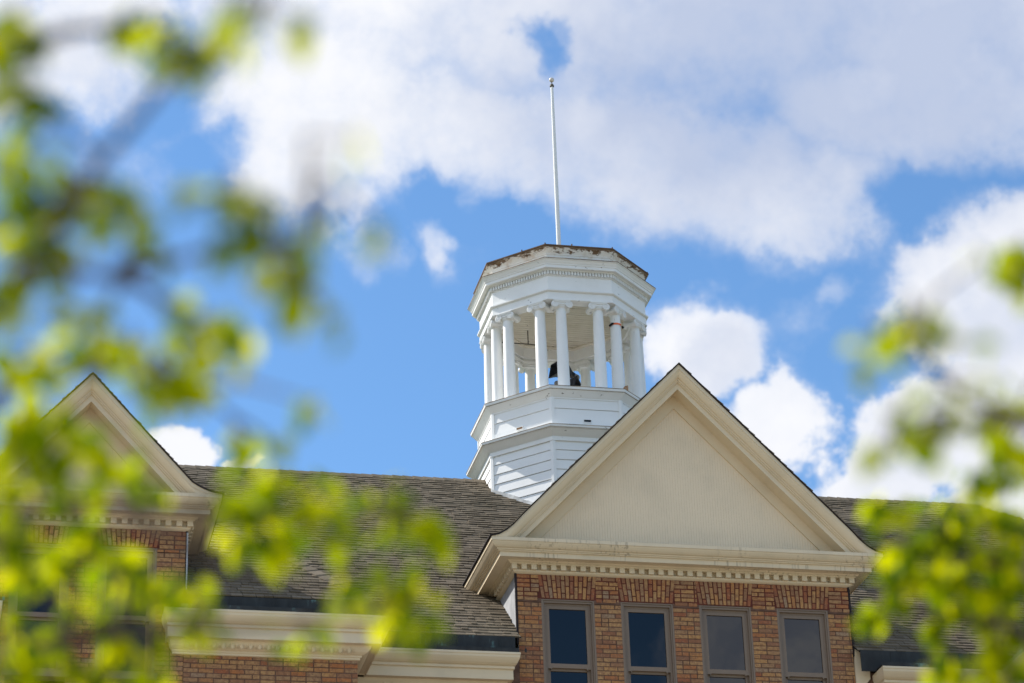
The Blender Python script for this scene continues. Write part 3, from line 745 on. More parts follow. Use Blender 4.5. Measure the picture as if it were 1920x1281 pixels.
corners(1.600, 19.915, 20.497, du_)
fa = CX-1.5*math.sin(R(45)), CY-1.5*math.cos(R(45))
for (px_, py_, na, mt_) in ((9.421, 41.769, -135, 'wood'), (10.498, 41.31, -90, 'black')):
    s_ = MB(); n_ = Vector((math.cos(R(na)), math.sin(R(na)), 0)); t_ = Vector((-n_.y, n_.x, 0)); c_ = Vector((px_, py_, 20.0))
    base = [c_+t_*a+n_*b for a, b in ((-0.06, -0.06), (0.06, -0.06), (0.06, 0.0), (-0.06, 0.0))]
    ztop, zlow = 20.082, 20.040
    s_.hexa([p+Vector((0, 0, zlow-20.0))+n_*0.022 for p in base], [p+Vector((0, 0, ztop-20.0))+n_*0.022 for p in base])
    s_.cur = 1
    for a0, a1, z0, z1 in ((-0.07, 0.07, ztop, ztop+0.008), (-0.07, 0.07, zlow-0.008, zlow), (-0.07, -0.062, zlow, ztop), (0.062, 0.07, zlow, ztop)):
        b_ = [c_+t_*a+n_*b for a, b in ((a0, -0.06), (a1, -0.06), (a1, 0.034), (a0, 0.034))]
        s_.hexa([(p.x, p.y, z0) for p in b_], [(p.x, p.y, z1) for p in b_])
    o = s_.build('scupper', [M[mt_], M['white_clean']], cup, CO)
    o['label'] = 'scupper opening showing orange wood' if mt_ == 'wood' else 'black scupper opening'
dk = MB(); dk.octa([(1.60, 20.470), (1.618, 20.472), (1.618, 20.492), (1.635, 20.505), (1.70, 20.575), (1.728, 20.600), (1.728, 20.612), (1.741, 20.614), (1.749, 20.658), (1.742, 20.668)])
ii = dk.octa([(1.742, 20.668), (1.45, 20.690)]); dk.cap(ii[-1]); dk.cur = 1; dk.octa([(1.735, 20.655), (1.753, 20.655), (1.753, 20.666), (1.70, 20.674)]); dk.octa([(1.72, 20.600), (1.733, 20.600), (1.733, 20.607), (1.72, 20.607)])
dk.build('deck', [M['white'], M['edge']], cup, CO)
# columns
ZB, ZT = 20.678, 22.404
H = ZT-ZB
cm = MB(); prof = [(0.128, 0.0), (0.128, 0.022), (0.120, 0.024), (0.128, 0.035), (0.124, 0.048), (0.113, 0.053), (0.111, 0.062), (0.107, 0.075)]
for i in range(11):
    t = i/10; prof.append((0.106-0.0155*t**1.6, 0.085+(H-0.085-0.135)*t))
prof += [(0.096, H-0.132), (0.098, H-0.124), (0.090, H-0.118), (0.09, H-0.05)]
cm.lathe(prof, seg=40)
for p in range(1): pass
colmesh = cm.build('column', M['white_column'], cup, (0, 0, 0), smooth=True)
cap = MB(); zc = H-0.078                                    # local: -Y is outward
cap.lathe([(0.088, H-0.135), (0.108, H-0.122), (0.118, H-0.105), (0.112, H-0.088), (0.10, H-0.08)], seg=28)
cap.hexa([(-0.115, -0.112, H-0.095), (0.115, -0.112, H-0.095), (0.115, 0.112, H-0.095), (-0.115, 0.112, H-0.095)],
         [(-0.13, -0.114, H-0.034), (0.13, -0.114, H-0.034), (0.13, 0.114, H-0.034), (-0.13, 0.114, H-0.034)])
for sx in (-1, 1):
    cxv, r0 = sx*0.130, 0.058
    rows = []
    for (yy, rr) in ((-0.120, 0.064), (-0.10, 0.064), (-0.06, 0.044), (0.0, 0.037), (0.06, 0.044), (0.10, 0.064), (0.120, 0.064)):
        rows.append([(cxv+rr*math.cos(a), yy, zc+rr*math.sin(a)) for a in (2*math.pi*j/20 for j in range(20))])
    ix = cap.quadgrid(rows, True); cap.cap(ix[0]); cap.cap(ix[-1])
    for yy in (-0.118, 0.118):                              # spiral rib and eye
        sg = -1 if yy < 0 else 1
        pts = []; rad = []
        for j in range(34):
            a = j/33*4.2*math.pi; rr = 0.059*(1-j/33)+0.010
            pts.append((cxv+sx*rr*math.cos(a+1.2), yy+sg*0.005, zc+rr*math.sin(a+1.2))); rad.append(0.0075*(1-0.4*j/33))
        cap.tube(pts, rad, 6)
        cap.lathe([(0.013, 0)], (cxv, yy, zc), 6) if False else None
        cap.tube([(cxv, yy, zc), (cxv, yy+sg*0.012, zc)], [0.014, 0.010], 10)
for sg in (-1, 1):                                          # channel between the volutes
    cap.tube([(-0.12, sg*0.117, zc+0.052), (-0.06, sg*0.119, zc+0.044), (0, sg*0.119, zc+0.041), (0.06, sg*0.119, zc+0.044), (0.12, sg*0.117, zc+0.052)], 0.009, 6)
    cap.tube([(-0.07, sg*0.118, zc+0.008), (0, sg*0.118, zc-0.002), (0.07, sg*0.118, zc+0.008)], 0.009, 6)
cap.box(-0.142, 0.142, -0.132, 0.132, H-0.034, H-0.014); cap.box(-0.150, 0.150, -0.140, 0.140, H-0.014, H+0.004)
capm = cap.build('capital', M['white'], colmesh, (0, 0, 0), smooth=True)
first = True; cols = []
AP = 1.30
for fct in range(8):
    na = R(-90+45*fct)
    for s_ in (-0.335, 0.335):
        if first: o, c2 = colmesh, capm; first = False
        else:
            o = colmesh.copy(); col.objects.link(o); o.parent = cup
            c2 = capm.copy(); col.objects.link(c2); c2.parent = o
        o.location = (AP*math.cos(na)-s_*math.sin(na), AP*math.sin(na)+s_*math.cos(na), ZB-CO[2])
        o.rotation_euler = (0, 0, na+R(90))
        cols.append(o)
# entablature
en = MB()
en.octa([(1.25, 22.70), (1.25, 22.46), (1.29, 22.452), (1.29, 22.41), (1.38, 22.405), (1.535, 22.405), (1.542, 22.412), (1.542, 22.432), (1.53, 22.436), (1.53, 22.555), (1.556, 22.562), (1.574, 22.575), (1.574, 22.600), (1.545, 22.612),
         (1.522, 22.616), (1.522, 22.868), (1.54, 22.876), (1.535, 22.885), (1.535, 22.955), (1.585, 22.962), (1.590, 22.978), (1.652, 22.980), (1.658, 22.985), (1.658, 23.035), (1.672, 23.040), (1.675, 23.058),
         (1.690, 23.075), (1.712, 23.108), (1.733, 23.120), (1.735, 23.137), (1.50, 23.165)])
en.cur = 1; en.octa([(1.72, 23.128), (1.740, 23.128), (1.740, 23.142), (1.60, 23.156)])
ent = en.build('entablature', [M['white'], M['edge']], cup, CO)
db = MB()
for j in range(8):
    na = R(-90+45*j); tx_, ty_ = -math.sin(na), math.cos(na); hl = 1.565*math.sin(R(22.5)); ap = 1.535*math.cos(R(22.5))
    n = 22
    for i in range(n):
        u = -hl+(i+0.5)*2*hl/n; w_ = 0.0145
        pts = []
        for (uu, aa) in ((u-w_, ap-0.01), (u+w_, ap-0.01), (u+w_, ap+0.040), (u-w_, ap+0.040)):
            pts.append((CX+aa*math.cos(na)+uu*tx_, CY+aa*math.sin(na)+uu*ty_))
        db.hexa([(p[0], p[1], 22.892) for p in pts], [(p[0], p[1], 22.956) for p in pts])
db.build('dentil_band', M['white'], ent, CO)
ce = MB(); n = 30; zc0 = 22.70
for i in range(n):                                          # boarded ceiling
    y0 = CY-1.27+2.54*i/n; y1 = y0+2.54/n-0.013
    hw_ = lambda y: max(0.2, min(1.27, 1.27*1.414-abs(y-CY)) if abs(y-CY) > 0.52 else 1.27)
    h0 = min(hw_(y0), hw_(y1))+0.06; j = rng.uniform(-0.002, 0.002)
    ce.box(CX-h0, CX+h0, y0, y1, zc0+j, zc0+0.02)
ce.octa([(1.27, 22.66), (1.20, 22.662), (1.185, 22.675), (1.185, 22.702)])
ix = ce.octa([(1.37, 22.722), (1.37, 22.724)]); ce.cap(ix[0])
ce.build('ceiling', M['white_ceiling'], cup, CO)
pa = MB(); pa.octa([(1.50, 23.10), (1.50, 23.300), (1.515, 23.305), (1.52, 23.325), (1.545, 23.35), (1.595, 23.395), (1.612, 23.405), (1.612, 23.432)]); pa.build('parapet', M['rim'], cup, CO)
ro = MB(); ix = ro.octa([(1.60, 23.430), (1.625, 23.434), (1.625, 23.455), (1.55, 23.475), (0.06, 23.70)]); ro.cap(ix[-1])
for (ang, rr) in ((-112.5, 1.60), (-67.5, 1.60), (-95, 1.5), (-130, 1.5), (-22.5, 1.6)):      # nail heads / lumps on the rim
    ro.tube([(CX+rr*math.cos(R(ang)), CY+rr*math.sin(R(ang)), 23.45), (CX+rr*math.cos(R(ang)), CY+rr*math.sin(R(ang)), 23.485)], 0.012, 6)
ro.build('cupola_roof', plain('brown_roof_edge', (0.13, 0.08, 0.05), 0.85), cup, CO)
# stepped flashing where the siding meets the roof
fl = MB()
for j in (7, 0, 1):
    a0, a1 = R(-112.5+45*(j-0)), R(-112.5+45*(j+1))
    p0 = Vector((CX+1.672*math.cos(a0), CY+1.672*math.sin(a0), 0)); p1 = Vector((CX+1.672*math.cos(a1), CY+1.672*math.sin(a1), 0))
    n = 7
    for i in range(n):
        q0, q1 = p0.lerp(p1, i/n), p0.lerp(p1, (i+1.02)/n); zz0, zz1 = roofz(q0.y), roofz(q1.y); jz = 0.075+rng.uniform(-0.012, 0.012)
        inn = (Vector((CX, CY, 0))-(q0+q1)/2).normalized()*0.05
        lo = [(q0.x, q0.y, zz0-0.03), (q1.x, q1.y, zz1-0.03), (q1.x+inn.x, q1.y+inn.y, zz1-0.03), (q0.x+inn.x, q0.y+inn.y, zz0-0.03)]
        zt0 = zz0+jz; zt1 = zz1+jz
        fl.hexa(lo, [(q0.x, q0.y, zt0), (q1.x, q1.y, zt1), (q1.x+inn.x, q1.y+inn.y, zt1), (q0.x+inn.x, q0.y+inn.y, zt0)])
fl.build('step_flashing', M['whiteflash'], cup, CO)
cr = MB()                                                   # conduit and hanger rod under the ceiling
cr.tube([(9.30, 43.30, 22.43), (9.97, 43.3, 22.43), (10.20, 43.34, 22.43)], 0.011, 8); cr.build('conduit', M['conduit'], cup, CO)
cr = MB(); cr.tube([(9.965, 43.3, 22.72), (9.965, 43.3, 22.42)], 0.010, 8); cr.build('hanger_rod', M['conduit'], cup, CO)
cr = MB(); cr.tube([(11.73, 43.6, 22.50), (11.93, 43.75, 22.72)], 0.010, 6); cr.build('brace_rod', M['conduit'], cup, CO)
hk = MB(); hk.lathe([(0.02, 22.36), (0.045, 22.38), (0.045, 22.42), (0.015, 22.44), (0.012, 22.71)], (10.24, 43.3, 0), 12)
hk.build('ceiling_fixture', M['black'], cup, CO)

# ------------------------------------------------------------------ flagpole
FO = (CX, CY, 23.69)
fp = empty('flagpole', FO); tag(fp, 'tall white flagpole with a round finial ball rising from the cupola roof', 'flagpole')
p = MB(); p.lathe([(0.07, 23.68), (0.07, 23.72), (0.042, 23.74), (0.040, 25.0), (0.034, 26.4), (0.0265, 27.60)], (CX, CY, 0), 20); p.build('pole', M['pole'], fp, FO, smooth=True)
p = MB(); p.lathe([(0.030, 27.59), (0.042, 27.605), (0.040, 27.635), (0.022, 27.66), (0.008, 27.675), (0.008, 27.72)], (CX, CY, 0), 16); p.build('truck_cap', M['conduit'], fp, FO, smooth=True)
p = MB(); p.lathe([(0.048*math.sin(t), 27.752-0.048*math.cos(t)) for t in (0.05+3.04*i/14 for i in range(15))], (CX, CY, 0), 20); p.build('finial_ball', M['ball'], fp, FO, smooth=True)

# ------------------------------------------------------------------ horn loudspeakers inside the cupola
def horn(loc, aim, roll, label, s=1.0):
    t = empty('loudspeaker', loc); tag(t, label, 'loudspeaker', 'horn loudspeakers in the cupola')
    t.rotation_euler = (R(roll), R(aim[0]), R(aim[1])); t.scale = (s, s, s)
    h = MB(); rows = []; rin = []
    for i in range(9):                                      # rectangular flare opening towards local -X
        u = i/8; wdt = 0.05+0.19*u**2.2; hgt = 0.045+0.11*u**1.8; xx = 0.0-0.40*u
        rows.append([(xx, -wdt, -hgt), (xx, wdt, -hgt), (xx, wdt, hgt), (xx, -wdt, hgt)])
    h.quadgrid(rows, True)
    h.quadgrid([rows[-1], [(-0.43, a[1]*1.06, a[2]*1.06) for a in rows[-1]], [(-0.42, a[1]*0.95, a[2]*0.95) for a in rows[-1]], [(-0.10, a[1]*0.3, a[2]*0.3) for a in rows[-1]]], True)
    h.build('horn', M['black'], t)
    d = MB(); rws = []
    for (xx, rr) in ((-0.02, 0.04), (0.0, 0.06), (0.09, 0.065), (0.12, 0.05), (0.14, 0.02)):
        rws.append([(xx, rr*math.cos(a), rr*math.sin(a)) for a in (2*math.pi*j/18 for j in range(18))])
    ix = d.quadgrid(rws, True); d.cap(ix[0]); d.cap(ix[-1]); d.build('driver', M['grey_metal'], t, smooth=True)
    b = MB(); b.box(-0.12, -0.08, -0.02, 0.02, -0.5, -0.04); b.build('bracket', M['conduit'], t)
horn((10.69, 42.9, 21.655), (13, 24), 0, 'upper black horn loudspeaker tilted left, hung between the front columns', 0.88)
horn((10.36, 42.60, 21.345), (-15, 156), 0, 'lower black horn loudspeaker facing right, standing on the cupola deck', 0.76)
# strap round a column and a wood block
c7 = cols[2]
pc = Vector(CO)+c7.location
sz_ = 22.09
sb = MB(); rows = [[(pc.x+rr*math.cos(a), pc.y+rr*math.sin(a), sz_+zz) for a in (2*math.pi*j/28 for j in range(28))] for rr, zz in ((0.100, 0.016), (0.103, 0.016), (0.103, -0.016), (0.100, -0.016))]
strap = empty('strap', tuple(pc+Vector((0, 0, sz_-pc.z)))); tag(strap, 'orange ratchet strap with black buckle cinched round a front right cupola column', 'strap')
so_ = (pc.x, pc.y, sz_)
sb.quadgrid(rows, True); sb.build('webbing', M['orange'], strap, so_)
bk = MB(); bk.tube([(pc.x-0.115, pc.y-0.03, sz_-0.02), (pc.x-0.085, pc.y-0.085, sz_-0.002), (pc.x-0.055, pc.y-0.098, sz_+0.004)], [0.022, 0.02, 0.012], 8)
bk.build('buckle', M['black'], strap, so_); bk = MB(); bk.tube([(pc.x+0.11, pc.y-0.05, sz_-0.02), (pc.x+0.13, pc.y-0.03, sz_-0.05)], [0.018, 0.024], 8); bk.build('strap_end', M['black'], strap, so_)
wbk = MB(); wbk.hexa([(10.497+0.70, 41.35, 20.672), (10.497+0.78, 41.37, 20.672), (10.497+0.77, 41.44, 20.672), (10.497+0.69, 41.42, 20.672)],
                     [(10.497+0.72, 41.355, 20.80), (10.497+0.78, 41.37, 20.82), (10.497+0.77, 41.44, 20.82), (10.497+0.71, 41.42, 20.80)])
tag(wbk.build('wood_block', M['wood']), 'small bare wood block standing on the right edge of the cupola deck', 'wood block')

# ------------------------------------------------------------------ trees in front of the camera
def leaf(mb, p, d, n, L, W, rng):
    """one ovate blade: base p, direction d, normal n"""
    d = d.normalized(); s = d.cross(n).normalized(); n = s.cross(d)
    cup_ = rng.uniform(0.05, 0.22); droop = rng.uniform(0.05, 0.3)
    stn = ((0.0, 0.06), (0.18, 0.72), (0.42, 1.0), (0.68, 0.74), (0.88, 0.34), (1.0, 0.02))
    L_, M_, R_ = [], [], []
    for t, wv in stn:
        c = p+d*(L*t)-n*(droop*L*t*t); ww = W*0.5*wv
        M_.append(c); L_.append(c-s*ww+n*(cup_*ww)); R_.append(c+s*ww+n*(cup_*ww))
    mb.quadgrid([L_, M_, R_])
def make_tree(name, label, base, trunk, limbs, clusters, fill, seed):
    rg = random.Random(seed)
    t = empty(name, base); tag(t, label, 'tree')
    tk = MB(); tk.tube(trunk[0], trunk[1], 12); tk.build('trunk', M['bark'], t, base, smooth=True)
    nodes = []
    for pts, rad in limbs:
        lb = MB(); lb.tube(pts, rad, 8); lb.build('limb', M['bark'], t, base, smooth=True)
        for a, b in zip(pts, pts[1:]):
            for i in range(8): nodes.append(Vector(a).lerp(Vector(b), i/8))
    lf = MB(); tw = lf
    def spray(c, rad, n, L):
        c = Vector(c); nd = min(nodes, key=lambda q: (q-c).length)
        mid = (nd+c)/2+Vector((rg.uniform(-.05, .05), rg.uniform(-.05, .05), rg.uniform(0, .08)))
        if (nd-c).length < 1.6: lf.cur = 1; tw.tube([nd, mid, c], [0.006, 0.0042, 0.0025], 5); lf.cur = 0
        for i in range(n):
            while True:
                o = Vector((rg.uniform(-1, 1), rg.uniform(-1, 1), rg.uniform(-1, 1)))
                if o.length < 1: break
            p = c+o*rad
            d = Vector((rg.uniform(-0.7, 0.7), rg.uniform(-0.7, 0.7), rg.uniform(-1.3, 0.15)))
            nn_ = Vector((rg.uniform(-1, 1), rg.uniform(-1.2, 0.6), rg.uniform(0.0, 1.2)))
            if d.length < 0.2 or nn_.length < 0.2 or d.normalized().cross(nn_.normalized()).length < 0.15: nn_ = Vector((0.3, -1, 0.4))
            l_ = L*rg.uniform(0.75, 1.2)
            leaf(lf, p, d, nn_, l_, l_*rg.uniform(0.55, 0.72), rg)
            if rg.random() < 0.5: lf.cur = 1; tw.tube([c, p], [0.0022, 0.0014], 4); lf.cur = 0
    for (x, y, z, rad, n, L) in clusters: spray((x, y, z), rad, n, L)
    for (cx, cy, cz, rx, ry, rz, n) in fill:
        for i in range(n):
            while True:
                o = (rg.uniform(-1, 1), rg.uniform(-1, 1), rg.uniform(-1, 1))
                if 0.25 < o[0]**2+o[1]**2+o[2]**2 < 1: break
            spray((cx+o[0]*rx, cy+o[1]*ry, cz+o[2]*rz), 0.11, rg.randint(4, 8), 0.062)
    lf.build('crown', [M['leaf'], M['bark']], t, base, recalc=False)
    return t

make_tree('leafy_tree', 'young tree with yellow-green leaves whose blurred branches hang across the left side', (-1.0, 4.7, 0), ([(-1.0, 4.7, 0), (-1.03, 4.72, 1.2), (-0.95, 4.7, 2.4), (-1.0, 4.6, 3.6), (-1.1, 4.6, 5.0), (-1.05, 4.5, 6.2)], [0.13, 0.105, 0.095, 0.08, 0.055, 0.02]), [([(-1.0, 4.62, 3.2), (-0.45, 4.2, 3.35), (0.041, 3.66, 3.384), (0.092, 3.626, 3.432), (0.174, 3.499, 3.54), (0.27, 3.379, 3.628), (0.334, 3.253, 3.624)], [0.04, 0.022, 0.013, 0.01, 0.008, 0.006, 0.003]), ([(0.092, 3.626, 3.432), (0.197, 3.66, 3.43), (0.338, 3.477, 3.392), (0.451, 3.174, 3.263)], [0.01, 0.008, 0.006, 0.003]), ([(-1.0, 4.7, 2.6), (-0.4, 4.5, 3.0), (0.066, 4.273, 3.511), (0.206, 4.042, 3.455), (0.341, 4.111, 3.485), (0.47, 4.217, 3.44)], [0.04, 0.025, 0.015, 0.01, 0.006, 0.003]), ([(-0.97, 4.7, 1.9), (-0.4, 5.0, 2.5), (0.082, 5.131, 3.602), (0.316, 5.164, 3.661), (0.605, 5.208, 3.67), (0.94, 5.324, 3.744)], [0.045, 0.03, 0.016, 0.011, 0.008, 0.003]), ([(0.316, 5.164, 3.661), (0.565, 5.452, 3.652), (0.816, 5.425, 3.592), (1.004, 5.503, 3.579)], [0.008, 0.007, 0.005, 0.003]), ([(-0.98, 4.7, 1.6), (-0.4, 5.4, 2.3), (0.107, 5.729, 3.524), (0.333, 5.662, 3.558), (0.561, 5.61, 3.562), (0.788, 5.558, 3.565)], [0.04, 0.028, 0.014, 0.01, 0.007, 0.003]), ([(-1.05, 4.6, 4.2), (-0.5, 4.0, 4.3), (0.021, 3.51, 3.706), (0.111, 3.474, 3.738), (0.224, 3.532, 3.799)], [0.035, 0.024, 0.014, 0.01, 0.004]), ([(-1.1, 4.6, 4.8), (-1.6, 4.0, 5.4), (-1.9, 3.7, 5.9)], [0.035, 0.022, 0.008]), ([(-1.0, 4.6, 3.4), (-1.7, 5.2, 4.1), (-2.2, 5.6, 4.6)], [0.035, 0.022, 0.008])],
  [(0.038, 3.489, 3.741, 0.046, 19, 0.050839999999999996), (0.026, 3.522, 3.677, 0.046, 17, 0.050839999999999996), (0.058, 3.523, 3.662, 0.036, 10, 0.050839999999999996), (0.208, 3.536, 3.8, 0.03, 6, 0.050839999999999996), (0.221, 3.538, 3.788, 0.023, 6, 0.050839999999999996), (0.31, 3.249, 3.642, 0.031, 8, 0.050839999999999996), (0.318, 3.36, 3.643, 0.034, 10, 0.050839999999999996), (0.272, 3.366, 3.652, 0.045, 10, 0.050839999999999996), (0.252, 3.357, 3.68, 0.04, 6, 0.050839999999999996), (0.421, 3.228, 3.635, 0.027, 4, 0.050839999999999996), (0.361, 3.16, 3.57, 0.038, 4, 0.050839999999999996), (0.053, 3.385, 3.481, 0.044, 13, 0.050839999999999996), (0.128, 3.658, 3.583, 0.038, 10, 0.050839999999999996), (0.056, 3.7, 3.53, 0.047, 17, 0.050839999999999996), (0.102, 3.607, 3.467, 0.046, 15, 0.050839999999999996), (0.149, 3.574, 3.512, 0.051, 13, 0.050839999999999996), (0.192, 3.569, 3.504, 0.051, 13, 0.050839999999999996), (0.087, 3.721, 3.471, 0.053, 15, 0.050839999999999996), (0.26, 3.671, 3.494, 0.034, 10, 0.050839999999999996), (0.214, 3.479, 3.445, 0.05, 10, 0.050839999999999996), (0.313, 3.269, 3.365, 0.032, 8, 0.050839999999999996), (0.367, 3.26, 3.358, 0.043, 8, 0.050839999999999996), (0.35, 3.373, 3.366, 0.054, 10, 0.050839999999999996), (0.437, 3.463, 3.375, 0.04, 13, 0.050839999999999996), (0.41, 3.459, 3.397, 0.036, 6, 0.050839999999999996), (0.438, 3.08, 3.229, 0.041, 4, 0.050839999999999996), (0.509, 3.066, 3.227, 0.027, 4, 0.050839999999999996), (0.458, 2.937, 3.282, 0.022, 2, 0.050839999999999996), (0.45, 3.382, 3.302, 0.054, 8, 0.050839999999999996), (0.469, 3.303, 3.223, 0.043, 4, 0.050839999999999996), (0.359, 3.792, 3.433, 0.037, 10, 0.050839999999999996), (0.397, 3.795, 3.409, 0.043, 13, 0.050839999999999996), (0.324, 3.718, 3.368, 0.047, 13, 0.050839999999999996), (0.128, 3.649, 3.367, 0.046, 8, 0.050839999999999996), (0.195, 3.731, 3.401, 0.042, 8, 0.050839999999999996), (0.199, 3.938, 3.439, 0.038, 13, 0.050839999999999996), (0.071, 3.968, 3.436, 0.038, 13, 0.050839999999999996), (0.126, 3.966, 3.415, 0.044, 13, 0.050839999999999996), (0.289, 4.118, 3.494, 0.042, 15, 0.050839999999999996), (0.347, 4.116, 3.472, 0.039, 17, 0.050839999999999996), (0.318, 4.133, 3.449, 0.037, 10, 0.050839999999999996), (0.264, 4.019, 3.476, 0.045, 8, 0.050839999999999996), (0.497, 4.413, 3.49, 0.026, 10, 0.06076), (0.496, 4.125, 3.383, 0.039, 4, 0.050839999999999996), (0.537, 3.904, 3.354, 0.029, 4, 0.050839999999999996), (0.041, 3.66, 3.384, 0.041, 13, 0.050839999999999996), (0.046, 3.58, 3.548, 0.041, 8, 0.050839999999999996), (0.86, 5.331, 3.767, 0.031, 7, 0.06076), (0.733, 5.243, 3.774, 0.033, 7, 0.06076), (0.585, 5.227, 3.64, 0.042, 10, 0.06076), (0.685, 5.307, 3.664, 0.036, 7, 0.06076), (0.527, 5.106, 3.684, 0.034, 7, 0.06076), (0.816, 5.43, 3.582, 0.031, 5, 0.06076), (0.112, 4.838, 3.726, 0.043, 14, 0.06076), (0.179, 4.835, 3.701, 0.039, 10, 0.06076), (0.23, 5.031, 3.742, 0.045, 12, 0.06076), (0.177, 4.863, 3.645, 0.043, 14, 0.06076), (0.134, 4.889, 3.61, 0.043, 14, 0.06076), (0.275, 5.045, 3.692, 0.045, 12, 0.06076), (0.081, 4.878, 3.658, 0.039, 14, 0.06076), (0.096, 4.915, 3.574, 0.043, 14, 0.06076), (0.215, 5.08, 3.646, 0.04, 12, 0.06076), (0.356, 5.222, 3.758, 0.04, 10, 0.06076), (0.385, 5.23, 3.727, 0.035, 7, 0.06076), (0.613, 5.183, 3.719, 0.042, 12, 0.06076), (0.691, 5.186, 3.677, 0.047, 14, 0.06076), (0.64, 5.311, 3.675, 0.047, 14, 0.06076), (0.561, 5.213, 3.681, 0.042, 14, 0.06076), (0.644, 5.167, 3.738, 0.035, 7, 0.06076), (0.791, 5.184, 3.634, 0.037, 10, 0.06076), (0.756, 5.172, 3.675, 0.035, 5, 0.06076), (0.91, 5.315, 3.776, 0.036, 10, 0.06076), (0.925, 5.335, 3.729, 0.043, 14, 0.06076), (0.987, 5.327, 3.716, 0.041, 12, 0.06076), (0.897, 5.497, 3.64, 0.044, 12, 0.06076), (0.983, 5.477, 3.643, 0.037, 12, 0.06076), (0.837, 5.411, 3.612, 0.036, 7, 0.06076), (0.929, 5.513, 3.592, 0.039, 12, 0.06076), (1.005, 5.512, 3.558, 0.037, 12, 0.06076), (0.991, 5.495, 3.601, 0.034, 7, 0.06076), (1.022, 5.332, 3.689, 0.024, 5, 0.06076), (0.744, 5.574, 3.551, 0.042, 10, 0.06076), (0.543, 5.685, 3.649, 0.042, 12, 0.06076), (0.535, 5.707, 3.607, 0.042, 10, 0.06076), (0.478, 5.49, 3.614, 0.043, 10, 0.06076), (0.276, 5.49, 3.708, 0.043, 14, 0.06076), (0.205, 5.522, 3.674, 0.043, 14, 0.06076), (0.13, 5.321, 3.655, 0.047, 17, 0.06076), (0.352, 5.592, 3.695, 0.044, 12, 0.06076), (0.292, 5.479, 3.723, 0.036, 10, 0.06076), (0.159, 5.445, 3.619, 0.043, 12, 0.06076), (0.101, 5.352, 3.606, 0.047, 14, 0.06076), (0.39, 5.699, 3.692, 0.042, 12, 0.06076), (0.449, 5.694, 3.674, 0.037, 12, 0.06076), (0.223, 5.787, 3.585, 0.05, 14, 0.06076), (0.284, 5.793, 3.545, 0.045, 14, 0.06076), (0.167, 5.817, 3.549, 0.05, 17, 0.06076), (0.381, 5.76, 3.569, 0.045, 14, 0.06076), (0.456, 5.742, 3.572, 0.037, 12, 0.06076), (0.113, 5.606, 3.542, 0.048, 14, 0.06076), (0.253, 5.745, 3.659, 0.037, 10, 0.06076), (0.325, 5.746, 3.624, 0.037, 10, 0.06076), (0.135, 5.839, 3.518, 0.05, 17, 0.06076), (0.437, 5.779, 3.503, 0.045, 10, 0.06076), (0.344, 5.798, 3.506, 0.05, 12, 0.06076)], [(-1.0, 4.2, 4.9, 1.3, 1.2, 1.2, 70), (-1.3, 4.9, 3.6, 1.0, 1.0, 0.9, 50)], 11)
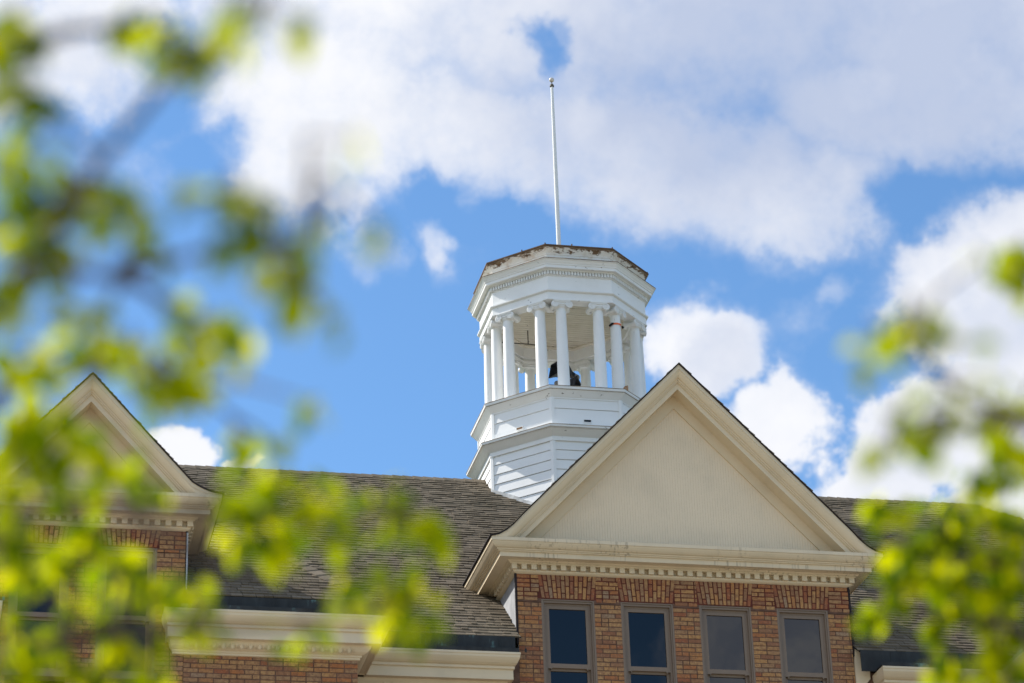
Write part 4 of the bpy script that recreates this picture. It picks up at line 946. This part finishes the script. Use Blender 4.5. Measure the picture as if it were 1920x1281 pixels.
make_tree('leafy_tree', 'tree with bright green leaves reaching in from the right edge in front of the roof', (4.3, 6.6, 0), ([(4.3, 6.6, 0), (4.28, 6.6, 1.3), (4.4, 6.55, 2.6), (4.3, 6.5, 4.0), (4.35, 6.5, 5.4)], [0.14, 0.11, 0.1, 0.08, 0.03]), [([(4.35, 6.58, 2.2), (3.6, 6.4, 3.0), (2.631, 5.983, 3.943), (2.479, 6.009, 3.96), (2.318, 6.025, 4.002)], [0.045, 0.03, 0.014, 0.009, 0.004]), ([(4.33, 6.58, 2.0), (3.7, 6.5, 2.6), (2.679, 6.14, 3.829), (2.533, 6.25, 3.905), (2.343, 6.289, 3.911)], [0.04, 0.028, 0.012, 0.008, 0.003]), ([(4.35, 6.55, 3.4), (3.2, 5.4, 3.7), (1.847, 4.114, 3.486), (1.588, 3.774, 3.371), (1.422, 3.586, 3.369)], [0.04, 0.028, 0.012, 0.008, 0.003]), ([(1.847, 4.114, 3.486), (1.574, 3.8, 3.324), (1.44, 3.748, 3.258)], [0.008, 0.006, 0.003]), ([(4.3, 6.5, 3.8), (3.2, 5.8, 4.4), (1.907, 4.164, 3.824), (1.877, 4.162, 3.842)], [0.035, 0.02, 0.008, 0.004]), ([(4.3, 6.5, 4.2), (4.9, 6.9, 4.9), (5.3, 7.2, 5.4)], [0.03, 0.02, 0.006])],
  [(1.891, 4.159, 3.842, 0.035, 14, 0.06076), (1.904, 4.178, 3.797, 0.031, 10, 0.06076), (1.536, 3.508, 3.477, 0.03, 2, 0.050839999999999996), (1.394, 3.597, 3.358, 0.037, 8, 0.050839999999999996), (1.421, 3.579, 3.384, 0.039, 10, 0.050839999999999996), (1.457, 3.57, 3.386, 0.037, 10, 0.050839999999999996), (1.347, 3.502, 3.342, 0.032, 2, 0.050839999999999996), (1.482, 3.389, 3.28, 0.027, 2, 0.050839999999999996), (1.584, 3.671, 3.353, 0.033, 4, 0.050839999999999996), (1.506, 3.812, 3.33, 0.045, 8, 0.050839999999999996), (1.432, 3.752, 3.254, 0.035, 6, 0.050839999999999996), (1.556, 3.798, 3.337, 0.041, 8, 0.050839999999999996), (1.541, 3.816, 3.306, 0.041, 8, 0.050839999999999996), (1.563, 3.787, 3.356, 0.027, 4, 0.050839999999999996), (1.782, 4.128, 3.488, 0.03, 7, 0.06076), (1.893, 4.281, 3.587, 0.031, 10, 0.06076), (2.114, 4.827, 3.761, 0.04, 12, 0.06076), (2.138, 5.045, 3.767, 0.041, 12, 0.06076), (2.199, 5.028, 3.776, 0.041, 12, 0.06076), (2.225, 5.007, 3.806, 0.041, 12, 0.06076), (2.214, 5.824, 3.997, 0.041, 10, 0.06076), (2.271, 5.809, 4.001, 0.041, 10, 0.06076), (2.395, 5.988, 4.042, 0.042, 13, 0.06076), (2.471, 5.952, 4.082, 0.048, 13, 0.06076), (2.537, 5.941, 4.073, 0.051, 18, 0.06076), (2.611, 5.94, 4.041, 0.051, 21, 0.06076), (2.318, 6.019, 4.014, 0.042, 10, 0.06076), (2.372, 6.019, 3.988, 0.042, 10, 0.06076), (2.443, 5.996, 4.004, 0.045, 16, 0.06076), (2.503, 5.986, 3.996, 0.048, 18, 0.06076), (2.57, 5.987, 3.963, 0.051, 21, 0.06076), (2.369, 6.136, 3.981, 0.04, 10, 0.06076), (2.345, 6.159, 3.945, 0.037, 10, 0.06076), (2.444, 6.13, 3.96, 0.043, 16, 0.06076), (2.518, 6.115, 3.958, 0.049, 21, 0.06076), (2.606, 6.105, 3.936, 0.052, 21, 0.06076), (2.658, 6.085, 3.953, 0.049, 21, 0.06076), (2.369, 6.275, 3.929, 0.041, 10, 0.06076), (2.316, 6.298, 3.906, 0.029, 8, 0.06076), (2.408, 6.258, 3.946, 0.038, 10, 0.06076), (2.514, 6.263, 3.887, 0.035, 10, 0.06076), (2.495, 6.282, 3.856, 0.032, 8, 0.06076), (2.558, 6.232, 3.929, 0.044, 18, 0.06076), (2.628, 6.23, 3.902, 0.044, 13, 0.06076), (2.689, 6.217, 3.9, 0.049, 18, 0.06076), (2.54, 6.305, 3.786, 0.044, 10, 0.06076), (2.646, 6.265, 3.82, 0.047, 16, 0.06076), (2.707, 6.25, 3.824, 0.047, 18, 0.06076), (2.494, 6.321, 3.775, 0.035, 8, 0.06076), (2.61, 6.303, 3.759, 0.044, 13, 0.06076), (2.698, 6.285, 3.756, 0.044, 16, 0.06076), (2.616, 6.25, 3.865, 0.035, 10, 0.06076)], [(4.4, 6.4, 4.9, 1.2, 1.1, 1.2, 60), (4.6, 6.7, 3.5, 0.9, 0.9, 0.8, 40)], 23)
